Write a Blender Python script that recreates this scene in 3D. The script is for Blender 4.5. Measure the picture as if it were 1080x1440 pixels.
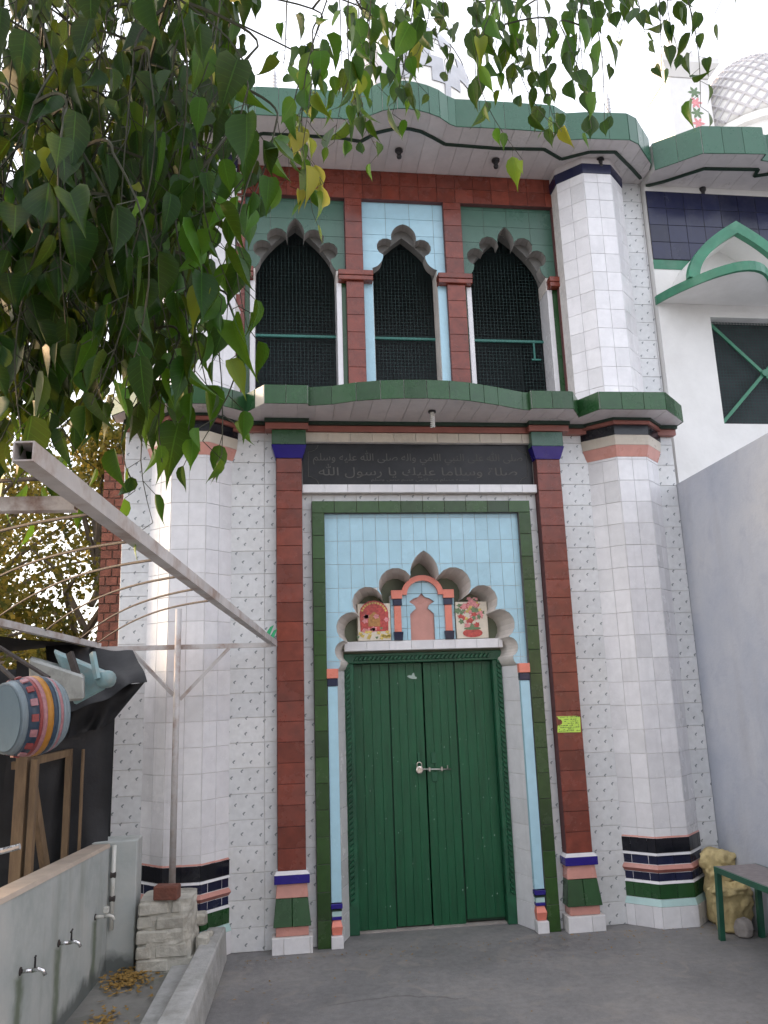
import bpy, bmesh, math, random
from mathutils import Vector, Matrix, Quaternion, noise
for o in list(bpy.data.objects): bpy.data.objects.remove(o)
SC = bpy.context.scene
COL = SC.collection
R = math.radians
PI = math.pi
random.seed(7)

# ------------------------------------------------------------------ camera
CAM = Vector((0, 0, 1.6))
RIGHT = Vector((0.99158504, -0.12522609, -0.03282583))
DOWN = Vector((-0.00425709, 0.2218866, -0.97506318))
FWD = Vector((0.12938696, 0.96699781, 0.21948633))
FPX = 1130.0
cd = bpy.data.cameras.new('camera')
cam = bpy.data.objects.new('camera', cd)
COL.objects.link(cam)
cd.sensor_fit = 'VERTICAL'
cd.sensor_height = 36.0
cd.lens = FPX / 1440 * 36
cd.clip_start = 0.05
cd.clip_end = 500
m = Matrix((RIGHT, -DOWN, -FWD)).transposed().to_4x4()
m.translation = CAM
cam.matrix_world = m
SC.camera = cam

# ------------------------------------------------------------------ sky, sun, exposure
SUN_DIR = Vector((-1.0, 0.5, 0.0)).normalized()
SUN_EL = R(11)
SC.world = bpy.data.worlds.new('World')
SC.world.use_nodes = True
wn = SC.world.node_tree
sky = wn.nodes.new('ShaderNodeTexSky')
sky.sky_type = 'NISHITA'
sky.sun_disc = False
sky.sun_elevation = SUN_EL
sky.sun_rotation = math.atan2(SUN_DIR.x, SUN_DIR.y)
sky.air_density = 0.7
sky.dust_density = 6.0
sky.ozone_density = 1.0
hs = wn.nodes.new('ShaderNodeMix')      # evenly hazy evening sky: the Nishita colours seen through pale haze
hs.data_type = 'RGBA'
hs.inputs[0].default_value = 0.72
hs.inputs[7].default_value = (2.55, 2.52, 2.62, 1)
bg = wn.nodes['Background']
bg.inputs[1].default_value = 0.15
wn.links.new(sky.outputs[0], hs.inputs[6])
wn.links.new(hs.outputs[2], bg.inputs[0])
sl = bpy.data.lights.new('sun', 'SUN')
sl.energy = 0.9
sl.angle = R(10.0)
sl.color = (1.0, 0.62, 0.34)
sun = bpy.data.objects.new('sun', sl)
COL.objects.link(sun)
sd = Vector((SUN_DIR.x * math.cos(SUN_EL), SUN_DIR.y * math.cos(SUN_EL), math.sin(SUN_EL)))
sun.rotation_euler = sd.to_track_quat('Z', 'Y').to_euler()
sun.location = (-20, 6, 12)
SC.view_settings.view_transform = 'Standard'
SC.view_settings.look = 'None'
SC.view_settings.gamma = 1.0
SC.view_settings.exposure = 2.5
SC.cycles.max_bounces = 8


def ray(u, v):
    return RIGHT * (u - 540) + DOWN * (v - 720) + FWD * FPX


def at_y(u, v, y):
    d = ray(u, v)
    return CAM + d * ((y - CAM.y) / d.y)


# ------------------------------------------------------------------ materials
MATS = {}


def nodes(name):
    mt = bpy.data.materials.new(name)
    mt.use_nodes = True
    nt = mt.node_tree
    return mt, nt, nt.nodes['Principled BSDF']


def N(nt, typ, **kw):
    n = nt.nodes.new('ShaderNode' + typ)
    for k, v in kw.items():
        if k in n.inputs:
            n.inputs[k].default_value = v
        else:
            setattr(n, k, v)
    return n


def mixc(nt, fac, a, b, blend='MIX'):
    n = nt.nodes.new('ShaderNodeMix')
    n.data_type = 'RGBA'
    n.blend_type = blend
    for i, s in ((0, fac), (6, a), (7, b)):
        if hasattr(s, 'is_linked'):
            nt.links.new(s, n.inputs[i])
        elif i == 0:
            n.inputs[0].default_value = s
        else:
            n.inputs[i].default_value = (*s, 1) if len(s) == 3 else s
    return n.outputs[2]


def ramp(nt, src, stops):
    r = nt.nodes.new('ShaderNodeValToRGB')
    e = r.color_ramp.elements
    while len(e) < len(stops):
        e.new(0.5)
    for el, (p, c) in zip(e, stops):
        el.position = p
        el.color = (*c, 1) if len(c) == 3 else (c[0], c[0], c[0], 1)
    nt.links.new(src, r.inputs[0])
    return r.outputs[0]


def pos(nt, scale=(1, 1, 1)):
    g = N(nt, 'NewGeometry')
    mp = N(nt, 'Mapping')
    mp.inputs['Scale'].default_value = scale
    nt.links.new(g.outputs['Position'], mp.inputs[0])
    return mp.outputs[0]


def bump(nt, b, h, strength=0.2, dist=0.01):
    n = N(nt, 'Bump')
    n.inputs['Strength'].default_value = strength
    n.inputs['Distance'].default_value = dist
    nt.links.new(h, n.inputs['Height'])
    nt.links.new(n.outputs[0], b.inputs['Normal'])


def mat(name, col, rough=0.6, var=0.12, nscale=6.0, dirt=None, dscale=1.5, bmp=0.1, bscale=30, metal=0.0, rnd=0.0, stretch=(1, 1, 1), spec=0.5, coat=0.0):
    """plain surface: base colour, soft mottling, optional dirt patches, per-object tone, fine relief"""
    if name in MATS:
        return MATS[name]
    mt, nt, b = nodes(name)
    p = pos(nt, stretch)
    nz = N(nt, 'TexNoise', Scale=nscale, Detail=6.0, Roughness=0.6)
    nt.links.new(p, nz.inputs['Vector'])
    c0 = tuple(max(0, c * (1 - var)) for c in col)
    c1 = tuple(min(1, c * (1 + var)) for c in col)
    c = ramp(nt, nz.outputs['Fac'], [(0.3, c0), (0.7, c1)])
    if dirt:
        dz = N(nt, 'TexNoise', Scale=dscale, Detail=8.0, Roughness=0.65)
        nt.links.new(p, dz.inputs['Vector'])
        f = ramp(nt, dz.outputs['Fac'], [(0.48, (0,)), (0.66, (1,))])
        mu = N(nt, 'Math', operation='MULTIPLY')
        mu.inputs[1].default_value = dirt[1]
        nt.links.new(f, mu.inputs[0])
        c = mixc(nt, mu.outputs[0], c, dirt[0])
    if rnd:
        oi = N(nt, 'ObjectInfo')
        rr = ramp(nt, oi.outputs['Random'], [(0.0, (1 - rnd,) * 3), (1.0, (1.0,) * 3)])
        c = mixc(nt, 1.0, c, rr, 'MULTIPLY')
    nt.links.new(c, b.inputs['Base Color'])
    b.inputs['Roughness'].default_value = rough
    b.inputs['Metallic'].default_value = metal
    b.inputs['Specular IOR Level'].default_value = spec
    b.inputs['Coat Weight'].default_value = coat
    if bmp:
        bz = N(nt, 'TexNoise', Scale=bscale, Detail=4.0)
        nt.links.new(p, bz.inputs['Vector'])
        bump(nt, b, bz.outputs['Fac'], bmp, 0.01)
    MATS[name] = mt
    return mt


def tile_mat(name, col, rough=0.12, rnd=0.10, mott=0.06, grime=0.35):
    """glazed ceramic: tone differs a little from tile to tile, faint glaze waves, grime film"""
    mt, nt, b = nodes(name)
    oi = N(nt, 'ObjectInfo')
    p = pos(nt)
    rr = ramp(nt, oi.outputs['Random'], [(0.0, (1 - rnd,) * 3), (0.5, (1 - rnd * .3, 1 - rnd * .35, 1 - rnd * .3)), (1.0, (1.0, 1.0, 1.0))])
    nz = N(nt, 'TexNoise', Scale=14.0, Detail=5.0, Roughness=0.6)
    nt.links.new(p, nz.inputs['Vector'])
    c = ramp(nt, nz.outputs['Fac'], [(0.3, tuple(x * (1 - mott) for x in col)), (0.7, tuple(min(1, x * (1 + mott)) for x in col))])
    c = mixc(nt, 1.0, c, rr, 'MULTIPLY')
    gz = N(nt, 'TexNoise', Scale=2.3, Detail=9.0, Roughness=0.7)
    nt.links.new(p, gz.inputs['Vector'])
    gf = ramp(nt, gz.outputs['Fac'], [(0.5, (0,)), (0.75, (1,))])
    gm = N(nt, 'Math', operation='MULTIPLY')
    gm.inputs[1].default_value = grime
    nt.links.new(gf, gm.inputs[0])
    c = mixc(nt, gm.outputs[0], c, tuple(x * 0.55 + 0.08 for x in col))
    dp = pos(nt, (16, 16, 0.9))
    dz = N(nt, 'TexNoise', Scale=1.0, Detail=4.0)
    nt.links.new(dp, dz.inputs['Vector'])
    df_ = ramp(nt, dz.outputs['Fac'], [(0.60, (0,)), (0.78, (grime * .9,))])
    c = mixc(nt, df_, c, tuple(x * 0.6 + 0.03 for x in col))
    nt.links.new(c, b.inputs['Base Color'])
    rz = ramp(nt, gz.outputs['Fac'], [(0.35, (rough,)), (0.75, (rough + 0.25,))])
    nt.links.new(rz, b.inputs['Roughness'])
    wz = N(nt, 'TexNoise', Scale=9.0, Detail=2.0)
    nt.links.new(p, wz.inputs['Vector'])
    bump(nt, b, wz.outputs['Fac'], 0.06, 0.01)
    MATS[name] = mt
    return mt


def speckle_mat(name):
    """off-white wall tile with printed grey tick marks"""
    mt, nt, b = nodes(name)
    oi = N(nt, 'ObjectInfo')
    rr = ramp(nt, oi.outputs['Random'], [(0.0, (0.90, 0.91, 0.92)), (1.0, (1.0, 1.0, 1.0))])
    p = pos(nt, (1, 0, 1))
    rot = N(nt, 'Mapping')
    rot.inputs['Rotation'].default_value = (0, R(38), 0)
    rot.inputs['Scale'].default_value = (12.5, 0, 12.5)
    nt.links.new(p, rot.inputs[0])

    def marks(offs, stretch, th):
        mp = N(nt, 'Mapping')
        mp.inputs['Location'].default_value = offs
        nt.links.new(rot.outputs[0], mp.inputs[0])
        v = N(nt, 'TexVoronoi', Scale=1.0, Randomness=0.22)
        v.distance = 'EUCLIDEAN'
        nt.links.new(mp.outputs[0], v.inputs['Vector'])
        # position inside the cell, stretched to a stroke
        sub = N(nt, 'VectorMath', operation='SUBTRACT')
        nt.links.new(mp.outputs[0], sub.inputs[0])
        nt.links.new(v.outputs['Position'], sub.inputs[1])
        sc = N(nt, 'VectorMath', operation='MULTIPLY')
        sc.inputs[1].default_value = stretch
        nt.links.new(sub.outputs[0], sc.inputs[0])
        ln = N(nt, 'VectorMath', operation='LENGTH')
        nt.links.new(sc.outputs[0], ln.inputs[0])
        lt = N(nt, 'Math', operation='LESS_THAN')
        lt.inputs[1].default_value = th
        nt.links.new(ln.outputs['Value'], lt.inputs[0])
        return lt.outputs[0]
    a = marks((0, 0, 0), (1.0, 0, 2.2), 0.135)
    b2 = marks((0.10, 0, 0.05), (2.2, 0, 1.0), 0.11)
    mx = N(nt, 'Math', operation='MAXIMUM')
    nt.links.new(a, mx.inputs[0])
    nt.links.new(b2, mx.inputs[1])
    f = N(nt, 'Math', operation='MULTIPLY')
    f.inputs[1].default_value = 0.72
    nt.links.new(mx.outputs[0], f.inputs[0])
    nz = N(nt, 'TexNoise', Scale=30.0, Detail=3.0)
    p3 = pos(nt)
    nt.links.new(p3, nz.inputs['Vector'])
    base = ramp(nt, nz.outputs['Fac'], [(0.35, (0.70, 0.705, 0.71)), (0.7, (0.78, 0.785, 0.79))])
    gz = N(nt, 'TexNoise', Scale=1.7, Detail=9.0, Roughness=0.7)
    nt.links.new(p3, gz.inputs['Vector'])
    gf = ramp(nt, gz.outputs['Fac'], [(0.5, (0,)), (0.8, (0.5,))])
    base = mixc(nt, gf, base, (0.50, 0.49, 0.45))
    c = mixc(nt, f.outputs[0], base, (0.10, 0.13, 0.14))
    c = mixc(nt, 1.0, c, rr, 'MULTIPLY')
    nt.links.new(c, b.inputs['Base Color'])
    b.inputs['Roughness'].default_value = 0.22
    wz = N(nt, 'TexNoise', Scale=9.0, Detail=2.0)
    nt.links.new(p3, wz.inputs['Vector'])
    bump(nt, b, wz.outputs['Fac'], 0.06, 0.01)
    MATS[name] = mt
    return mt


def leaf_mat(name, col, back, yellow, trans=0.35, rough=0.35, veins=False, ymix=0.5):
    """leaf: per-leaf tone from the vertex colour 'tint', light passing through"""
    mt = bpy.data.materials.new(name)
    mt.use_nodes = True
    nt = mt.node_tree
    nt.nodes.clear()
    out = N(nt, 'OutputMaterial')
    pr = N(nt, 'BsdfPrincipled')
    tr = N(nt, 'BsdfTranslucent')
    at = N(nt, 'Attribute')
    at.attribute_name = 'tint'
    oi = N(nt, 'ObjectInfo')
    ad = N(nt, 'Math', operation='ADD')
    sp = N(nt, 'SeparateColor')
    nt.links.new(at.outputs['Color'], sp.inputs[0])
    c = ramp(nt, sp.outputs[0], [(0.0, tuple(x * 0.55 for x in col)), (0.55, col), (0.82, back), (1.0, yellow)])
    if veins:
        # pale midrib and side veins, drawn from the across / along coordinates of the blade
        k1 = N(nt, 'Math', operation='LESS_THAN')
        k1.inputs[1].default_value = 0.045
        nt.links.new(sp.outputs[1], k1.inputs[0])
        m1 = N(nt, 'Math', operation='MULTIPLY_ADD')
        m1.inputs[1].default_value = -0.16
        nt.links.new(sp.outputs[1], m1.inputs[0])
        nt.links.new(sp.outputs[2], m1.inputs[2])
        m2_ = N(nt, 'Math', operation='MULTIPLY')
        m2_.inputs[1].default_value = 62.0
        nt.links.new(m1.outputs[0], m2_.inputs[0])
        sn = N(nt, 'Math', operation='SINE')
        nt.links.new(m2_.outputs[0], sn.inputs[0])
        k2 = N(nt, 'Math', operation='GREATER_THAN')
        k2.inputs[1].default_value = 0.95
        nt.links.new(sn.outputs[0], k2.inputs[0])
        k3 = N(nt, 'Math', operation='MULTIPLY')
        k3.inputs[1].default_value = 0.08
        nt.links.new(k2.outputs[0], k3.inputs[0])
        k4 = N(nt, 'Math', operation='MULTIPLY')
        k4.inputs[1].default_value = 0.2
        nt.links.new(k1.outputs[0], k4.inputs[0])
        k5 = N(nt, 'Math', operation='MAXIMUM')
        nt.links.new(k3.outputs[0], k5.inputs[0])
        nt.links.new(k4.outputs[0], k5.inputs[1])
        c = mixc(nt, k5.outputs[0], c, tuple(min(1, x * 2.2 + .01) for x in back))
    nt.links.new(c, pr.inputs['Base Color'])
    pr.inputs['Roughness'].default_value = rough
    pr.inputs['Specular IOR Level'].default_value = 0.25
    c2 = mixc(nt, ymix, c, yellow)
    nt.links.new(c2, tr.inputs['Color'])
    mx = N(nt, 'MixShader')
    mx.inputs[0].default_value = trans
    nt.links.new(pr.outputs[0], mx.inputs[1])
    nt.links.new(tr.outputs[0], mx.inputs[2])
    nt.links.new(mx.outputs[0], out.inputs[0])
    MATS[name] = mt
    return mt


WHITE_T = tile_mat('white glazed tile', (0.79, 0.785, 0.80), 0.13, 0.14)
SPECK = speckle_mat('speckled white tile')
RED_T = tile_mat('maroon tile', (0.205, 0.046, 0.028), 0.16, 0.3, 0.25, 0.2)
GREEN_T = tile_mat('dark green tile', (0.022, 0.085, 0.026), 0.16, 0.35, 0.12, 0.3)
OLIVE_T = tile_mat('green border tile', (0.030, 0.082, 0.016), 0.14, 0.45, 0.15, 0.3)
SAGE_T = tile_mat('grey green tile', (0.062, 0.145, 0.105), 0.2, 0.12, 0.06, 0.2)
TEAL_T = tile_mat('canopy green tile', (0.040, 0.130, 0.080), 0.2, 0.15, 0.06, 0.25)
BLUE_T = tile_mat('pale blue tile', (0.41, 0.65, 0.76), 0.12, 0.12, 0.05, 0.08)
NAVY_T = tile_mat('navy tile', (0.016, 0.02, 0.06), 0.12, 0.4, 0.1, 0.3)
BLACK_T = tile_mat('black tile', (0.010, 0.011, 0.017), 0.1, 0.3, 0.1, 0.15)
ROYAL_T = tile_mat('royal blue tile', (0.022, 0.012, 0.22), 0.12, 0.2, 0.08, 0.1)
PINK_T = tile_mat('salmon tile', (0.62, 0.30, 0.25), 0.2, 0.12, 0.08, 0.25)
CORAL_T = tile_mat('coral tile', (0.78, 0.24, 0.17), 0.2, 0.08, 0.06, 0.15)
TRIM_T = tile_mat('dull red trim', (0.33, 0.12, 0.095), 0.3, 0.1, 0.1, 0.3)
CREAM_T = tile_mat('cream tile', (0.62, 0.56, 0.47), 0.2, 0.1, 0.06, 0.3)
SOFF_T = tile_mat('soffit white tile', (0.66, 0.62, 0.62), 0.25, 0.12, 0.06, 0.35)
MINT_T = tile_mat('pale mint tile', (0.48, 0.68, 0.66), 0.2, 0.1, 0.06, 0.2)
GROUT = mat('grout', (0.42, 0.40, 0.38), 0.9, 0.2, 20)
GROUT_W = mat('pale grout', (0.66, 0.64, 0.62), 0.9, 0.15, 20)
GROUT_D = mat('dark grout', (0.10, 0.095, 0.09), 0.9, 0.2, 20)
GROUT_R = mat('maroon grout', (0.12, 0.05, 0.05), 0.8, 0.2, 20)
OLIVE_P = mat('olive panel paint', (0.13, 0.15, 0.09), 0.5, 0.2, 5)
STRIP_G = mat('dark green strip paint', (0.012, 0.035, 0.022), 0.5, 0.2, 8)
INTRA = mat('grey plaster', (0.29, 0.275, 0.26), 0.8, 0.15, 8)
INTRA_L = mat('light plaster of arch', (0.62, 0.58, 0.54), 0.7, 0.12, 8)
DOORG = mat('green door paint', (0.006, 0.085, 0.034), 0.36, 0.25, 5, ((0.012, 0.10, 0.045), 0.55), 3.0, 0.3, 50, stretch=(5, 1, .6))
DOORF = mat('green frame paint', (0.012, 0.095, 0.045), 0.4, 0.25, 9, ((0.005, 0.04, 0.02), 0.5), 4)
CHIP = mat('pale scuff', (0.45, 0.55, 0.5), 0.8, 0.2)
STEEL = mat('bare steel', (0.55, 0.53, 0.50), 0.32, 0.15, 40, ((0.2, 0.13, 0.09), 0.4), 30, metal=1.0)
BRASSY = mat('padlock steel', (0.72, 0.66, 0.6), 0.25, 0.1, 40, metal=1.0)
CHROME = mat('tap chrome', (0.75, 0.75, 0.76), 0.12, 0.1, 60, ((0.25, 0.2, 0.15), 0.35), 40, metal=1.0)
SLATE = mat('black slate', (0.013, 0.013, 0.016), 0.33, 0.3, 12, ((0.03, 0.03, 0.034), 0.5), 3, spec=0.35)
LETTER = mat('engraved lettering', (0.11, 0.107, 0.10), 0.8, 0.2, 30)
WHITEWASH = mat('white wash wall', (0.80, 0.79, 0.77), 0.85, 0.05, 4, ((0.62, 0.60, 0.57), 0.4), 1.2, 0.15, 25)


def cracks(nt, c, p, scale, width, col, mask_scale=1.3, lo=.5, hi=.62, amt=.8):
    wz_ = N(nt, 'TexNoise', Scale=scale * 2.2, Detail=5.0)
    nt.links.new(p, wz_.inputs['Vector'])
    ad_ = N(nt, 'VectorMath', operation='MULTIPLY_ADD')
    ad_.inputs[1].default_value = (.35 / scale,) * 3
    nt.links.new(wz_.outputs['Color'], ad_.inputs[0])
    nt.links.new(p, ad_.inputs[2])
    v = N(nt, 'TexVoronoi', Scale=scale)
    v.feature = 'DISTANCE_TO_EDGE'
    nt.links.new(ad_.outputs[0], v.inputs['Vector'])
    f = ramp(nt, v.outputs['Distance'], [(0.0, (1,)), (width, (0,))])
    mz_ = N(nt, 'TexNoise', Scale=mask_scale, Detail=3.0)
    nt.links.new(p, mz_.inputs['Vector'])
    g_ = ramp(nt, mz_.outputs['Fac'], [(lo, (0,)), (hi, (amt,))])
    k = N(nt, 'Math', operation='MULTIPLY')
    nt.links.new(f, k.inputs[0])
    nt.links.new(g_, k.inputs[1])
    return mixc(nt, k.outputs[0], c, col), k.outputs[0]


def plaster_mat():
    mt, nt, b = nodes('lavender grey plaster')
    p = pos(nt)
    n1 = N(nt, 'TexNoise', Scale=1.1, Detail=9.0, Roughness=.62)
    nt.links.new(p, n1.inputs['Vector'])
    c = ramp(nt, n1.outputs['Fac'], [(0.28, (0.35, 0.395, 0.48)), (0.45, (0.46, 0.49, 0.56)), (0.6, (0.53, 0.55, 0.60)), (0.75, (0.59, 0.595, 0.62))])
    n2 = N(nt, 'TexNoise', Scale=4.5, Detail=6.0, Roughness=.7, Distortion=.8)
    nt.links.new(p, n2.inputs['Vector'])
    f = ramp(nt, n2.outputs['Fac'], [(0.52, (0,)), (0.7, (0.35,))])
    c = mixc(nt, f, c, (0.33, 0.36, 0.46))
    st_ = pos(nt, (5, 5, .7))
    n3 = N(nt, 'TexNoise', Scale=1.0, Detail=6.0)
    nt.links.new(st_, n3.inputs['Vector'])
    f = ramp(nt, n3.outputs['Fac'], [(0.55, (0,)), (0.72, (0.3,))])
    c = mixc(nt, f, c, (0.36, 0.36, 0.39))
    c, k = cracks(nt, c, p, .9, .006, (0.20, 0.20, 0.24), .8, .54, .62, .6)
    nt.links.new(c, b.inputs['Base Color'])
    b.inputs['Roughness'].default_value = .85
    n4 = N(nt, 'TexNoise', Scale=14.0, Detail=8.0, Roughness=.7)
    nt.links.new(p, n4.inputs['Vector'])
    bump(nt, b, n4.outputs['Fac'], .35, .012)
    return mt


LAVENDER = plaster_mat()
GREENP = mat('green gloss paint', (0.032, 0.19, 0.105), 0.35, 0.2, 8, ((0.12, 0.26, 0.18), 0.4), 6)
GREENB = mat('bench green paint', (0.018, 0.095, 0.058), 0.35, 0.2, 12)
TEALBAR = mat('teal bar paint', (0.03, 0.16, 0.13), 0.5, 0.15)
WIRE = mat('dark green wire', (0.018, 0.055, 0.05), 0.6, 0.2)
ROOM_SHADE = mat('room wall shade colour', (0.05, 0.055, 0.06), 0.9, 0.2)  # near-black: the gloom of the unlit interior is put into the colour
FITTING = mat('dark lamp holder', (0.02, 0.018, 0.02), 0.4, 0.2)
GLASSW = mat('white lamp glass', (0.8, 0.8, 0.78), 0.15, 0.05)
TUBE = mat('dirty white tube paint', (0.52, 0.50, 0.495), 0.55, 0.15, 12, ((0.22, 0.13, 0.085), 0.8), 6, 0.2, 40)
TUBER = mat('rusty white tube paint', (0.55, 0.51, 0.48), 0.55, 0.15, 12, ((0.17, 0.075, 0.04), 0.85), 7, 0.3, 40)
RUST = mat('rusty rod', (0.055, 0.046, 0.043), 0.8, 0.3, 30)
TARP = mat('black tarpaulin', (0.011, 0.012, 0.015), 0.6, 0.3, 8, ((0.026, 0.027, 0.032), 0.5), 3, 0.5, 14, spec=0.5)
WOOD = mat('bare timber', (0.19, 0.125, 0.07), 0.75, 0.25, 6, ((0.12, 0.08, 0.05), 0.6), 5, 0.3, 30, stretch=(6, 6, 1))


def wash_mat():
    mt, nt, b = nodes('stained wash wall cement')
    p = pos(nt)
    n1 = N(nt, 'TexNoise', Scale=2.6, Detail=8.0, Roughness=0.65)
    nt.links.new(p, n1.inputs['Vector'])
    c = ramp(nt, n1.outputs['Fac'], [(0.3, (0.34, 0.38, 0.37)), (0.5, (0.46, 0.49, 0.48)), (0.7, (0.54, 0.55, 0.53))])
    ps_ = pos(nt, (6, 6, 1.3))
    n2 = N(nt, 'TexNoise', Scale=1.0, Detail=5.0)
    nt.links.new(ps_, n2.inputs['Vector'])
    f = ramp(nt, n2.outputs['Fac'], [(0.52, (0,)), (0.75, (0.6,))])
    c = mixc(nt, f, c, (0.24, 0.26, 0.22))
    sx = N(nt, 'SeparateXYZ')
    nt.links.new(p, sx.inputs[0])
    nw = N(nt, 'TexNoise', Scale=9.0, Detail=4.0)
    nt.links.new(p, nw.inputs['Vector'])

    def m2(op, a_, b_):
        k = N(nt, 'Math', operation=op)
        for i, q in enumerate((a_, b_)):
            if hasattr(q, 'is_linked'):
                nt.links.new(q, k.inputs[i])
            else:
                k.inputs[i].default_value = q
        return k.outputs[0]
    wob = m2('MULTIPLY', m2('SUBTRACT', nw.outputs['Fac'], .5), .12)
    yy = m2('ADD', sx.outputs['Y'], wob)
    for yt, zt in ((5.03, .43), (4.40, .47), (3.90, .50), (3.35, .52)):
        dy = m2('ABSOLUTE', m2('SUBTRACT', yy, yt), 0)
        my = m2('SUBTRACT', 1.0, m2('MULTIPLY', dy, 14.0))
        mz = m2('MULTIPLY', m2('SUBTRACT', zt, sx.outputs['Z']), 25.0)
        k = m2('MINIMUM', m2('MAXIMUM', m2('MINIMUM', my, mz), 0), .8)
        c = mixc(nt, k, c, (0.115, 0.15, 0.09))
    # damp foot
    k = m2('MINIMUM', m2('MAXIMUM', m2('MULTIPLY', m2('SUBTRACT', m2('ADD', .17, m2('MULTIPLY', wob, 1.5)), sx.outputs['Z']), 14.0), 0), .85)
    c = mixc(nt, k, c, (0.10, 0.115, 0.11))
    nt.links.new(c, b.inputs['Base Color'])
    b.inputs['Roughness'].default_value = .8
    bump(nt, b, nw.outputs['Fac'], .3, .01)
    return mt


CEMENT = wash_mat()
CEMTOP = mat('tan cement coping', (0.50, 0.42, 0.35), 0.85, 0.15, 5, ((0.35, 0.30, 0.26), 0.5), 4, 0.3, 40)
KERB = mat('lilac cement kerb', (0.43, 0.43, 0.42), 0.85, 0.18, 7, ((0.25, 0.25, 0.225), 0.75), 4, 0.6, 35)
BRICKP = mat('lime washed brick', (0.54, 0.52, 0.46), 0.9, 0.2, 12, ((0.22, 0.20, 0.165), 0.7), 5, 0.7, 40, rnd=0.15)
BRICKR = mat('red brick', (0.23, 0.088, 0.062), 0.9, 0.25, 20, ((0.13, 0.07, 0.055), 0.6), 8, 0.5, 60, rnd=0.3)
MORTAR = mat('mortar', (0.30, 0.28, 0.25), 0.95, 0.2, 20, bmp=0.4)
MORTAR_D = mat('brown mortar', (0.17, 0.11, 0.09), 0.95, 0.25, 20, bmp=0.4)
SACK = mat('yellow woven sack', (0.52, 0.42, 0.21), 0.8, 0.15, 10, ((0.28, 0.21, 0.10), 0.65), 9, 0.8, 45)
STONE = mat('grey stone', (0.34, 0.31, 0.29), 0.9, 0.2, 12, bmp=0.6)
GRANITE = mat('bench top stone', (0.24, 0.20, 0.195), 0.35, 0.25, 30, ((0.15, 0.13, 0.13), 0.6), 3)
BARK = mat('grey brown bark', (0.13, 0.105, 0.08), 0.9, 0.3, 14, bmp=0.7, bscale=20, stretch=(1, 1, .3))
TWIG = mat('green twig', (0.032, 0.034, 0.016), 0.7, 0.25, 20)
STICK = mat('lime sticker paper', (0.56, 0.78, 0.12), 0.6, 0.08, 40)
INK = mat('dark sticker ink', (0.05, 0.13, 0.03), 0.7, 0.3, 60)
PAPER = mat('torn paper edge', (0.75, 0.66, 0.55), 0.8, 0.1, 60)
PIC_W = mat('picture tile ground', (0.70, 0.63, 0.52), 0.2, 0.08, 30)
PIC_R = mat('picture red', (0.48, 0.07, 0.06), 0.25, 0.35, 60)
PIC_P = mat('picture pink', (0.68, 0.26, 0.27), 0.25, 0.3, 60)
PIC_O = mat('picture orange brown', (0.42, 0.20, 0.06), 0.25, 0.3, 60)
PIC_Y = mat('picture yellow', (0.62, 0.46, 0.12), 0.25, 0.3, 60)
PIC_G = mat('picture green', (0.13, 0.20, 0.10), 0.25, 0.3, 60)
PLAS_B = mat('faded blue metal', (0.21, 0.34, 0.36), 0.45, 0.15, 8, ((0.30, 0.31, 0.29), 0.7), 9)
PLAS_W = mat('worn pale metal', (0.36, 0.38, 0.37), 0.45, 0.15, 8, ((0.18, 0.19, 0.18), 0.7), 9)
DRUMW = mat('drum skin', (0.20, 0.255, 0.29), 0.5, 0.1, 6, ((0.14, 0.19, 0.22), 0.5), 5)
DRUM_O = mat('drum orange paint', (0.42, 0.19, 0.025), 0.45, 0.15, 30)
DRUM_R = mat('drum red paint', (0.26, 0.05, 0.05), 0.45, 0.25, 60)
DRUM_B = mat('drum blue paint', (0.025, 0.05, 0.085), 0.45, 0.25, 40)
DRUM_P = mat('drum pink paint', (0.36, 0.17, 0.19), 0.45, 0.25, 60)
BLUEC = mat('blue sheet', (0.03, 0.16, 0.30), 0.6, 0.2)
RIBBON = mat('green ribbon', (0.02, 0.30, 0.12), 0.5, 0.2)
DOMEW = mat('pale dome paint', (0.84, 0.83, 0.80), 0.7, 0.08, 6)
DOMEG = mat('grey dome paint', (0.50, 0.51, 0.54), 0.7, 0.1, 6)
LATT = mat('lattice grey', (0.60, 0.585, 0.60), 0.7, 0.1, 6)
PVC = mat('white pipe', (0.68, 0.68, 0.64), 0.4, 0.08, 8, ((0.4, 0.38, 0.33), 0.5), 6)
LITTER_A = mat('fallen yellow leaf', (0.30, 0.18, 0.045), 0.8, 0.4, 40)
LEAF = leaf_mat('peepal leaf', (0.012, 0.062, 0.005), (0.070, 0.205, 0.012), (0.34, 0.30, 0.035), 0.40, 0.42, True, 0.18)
LEAF2 = leaf_mat('far leaf', (0.035, 0.065, 0.012), (0.15, 0.14, 0.02), (0.30, 0.22, 0.045), 0.55, 0.5, False, 0.4)  # yellow carries the glow of the low sun, put into the leaf colour


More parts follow.
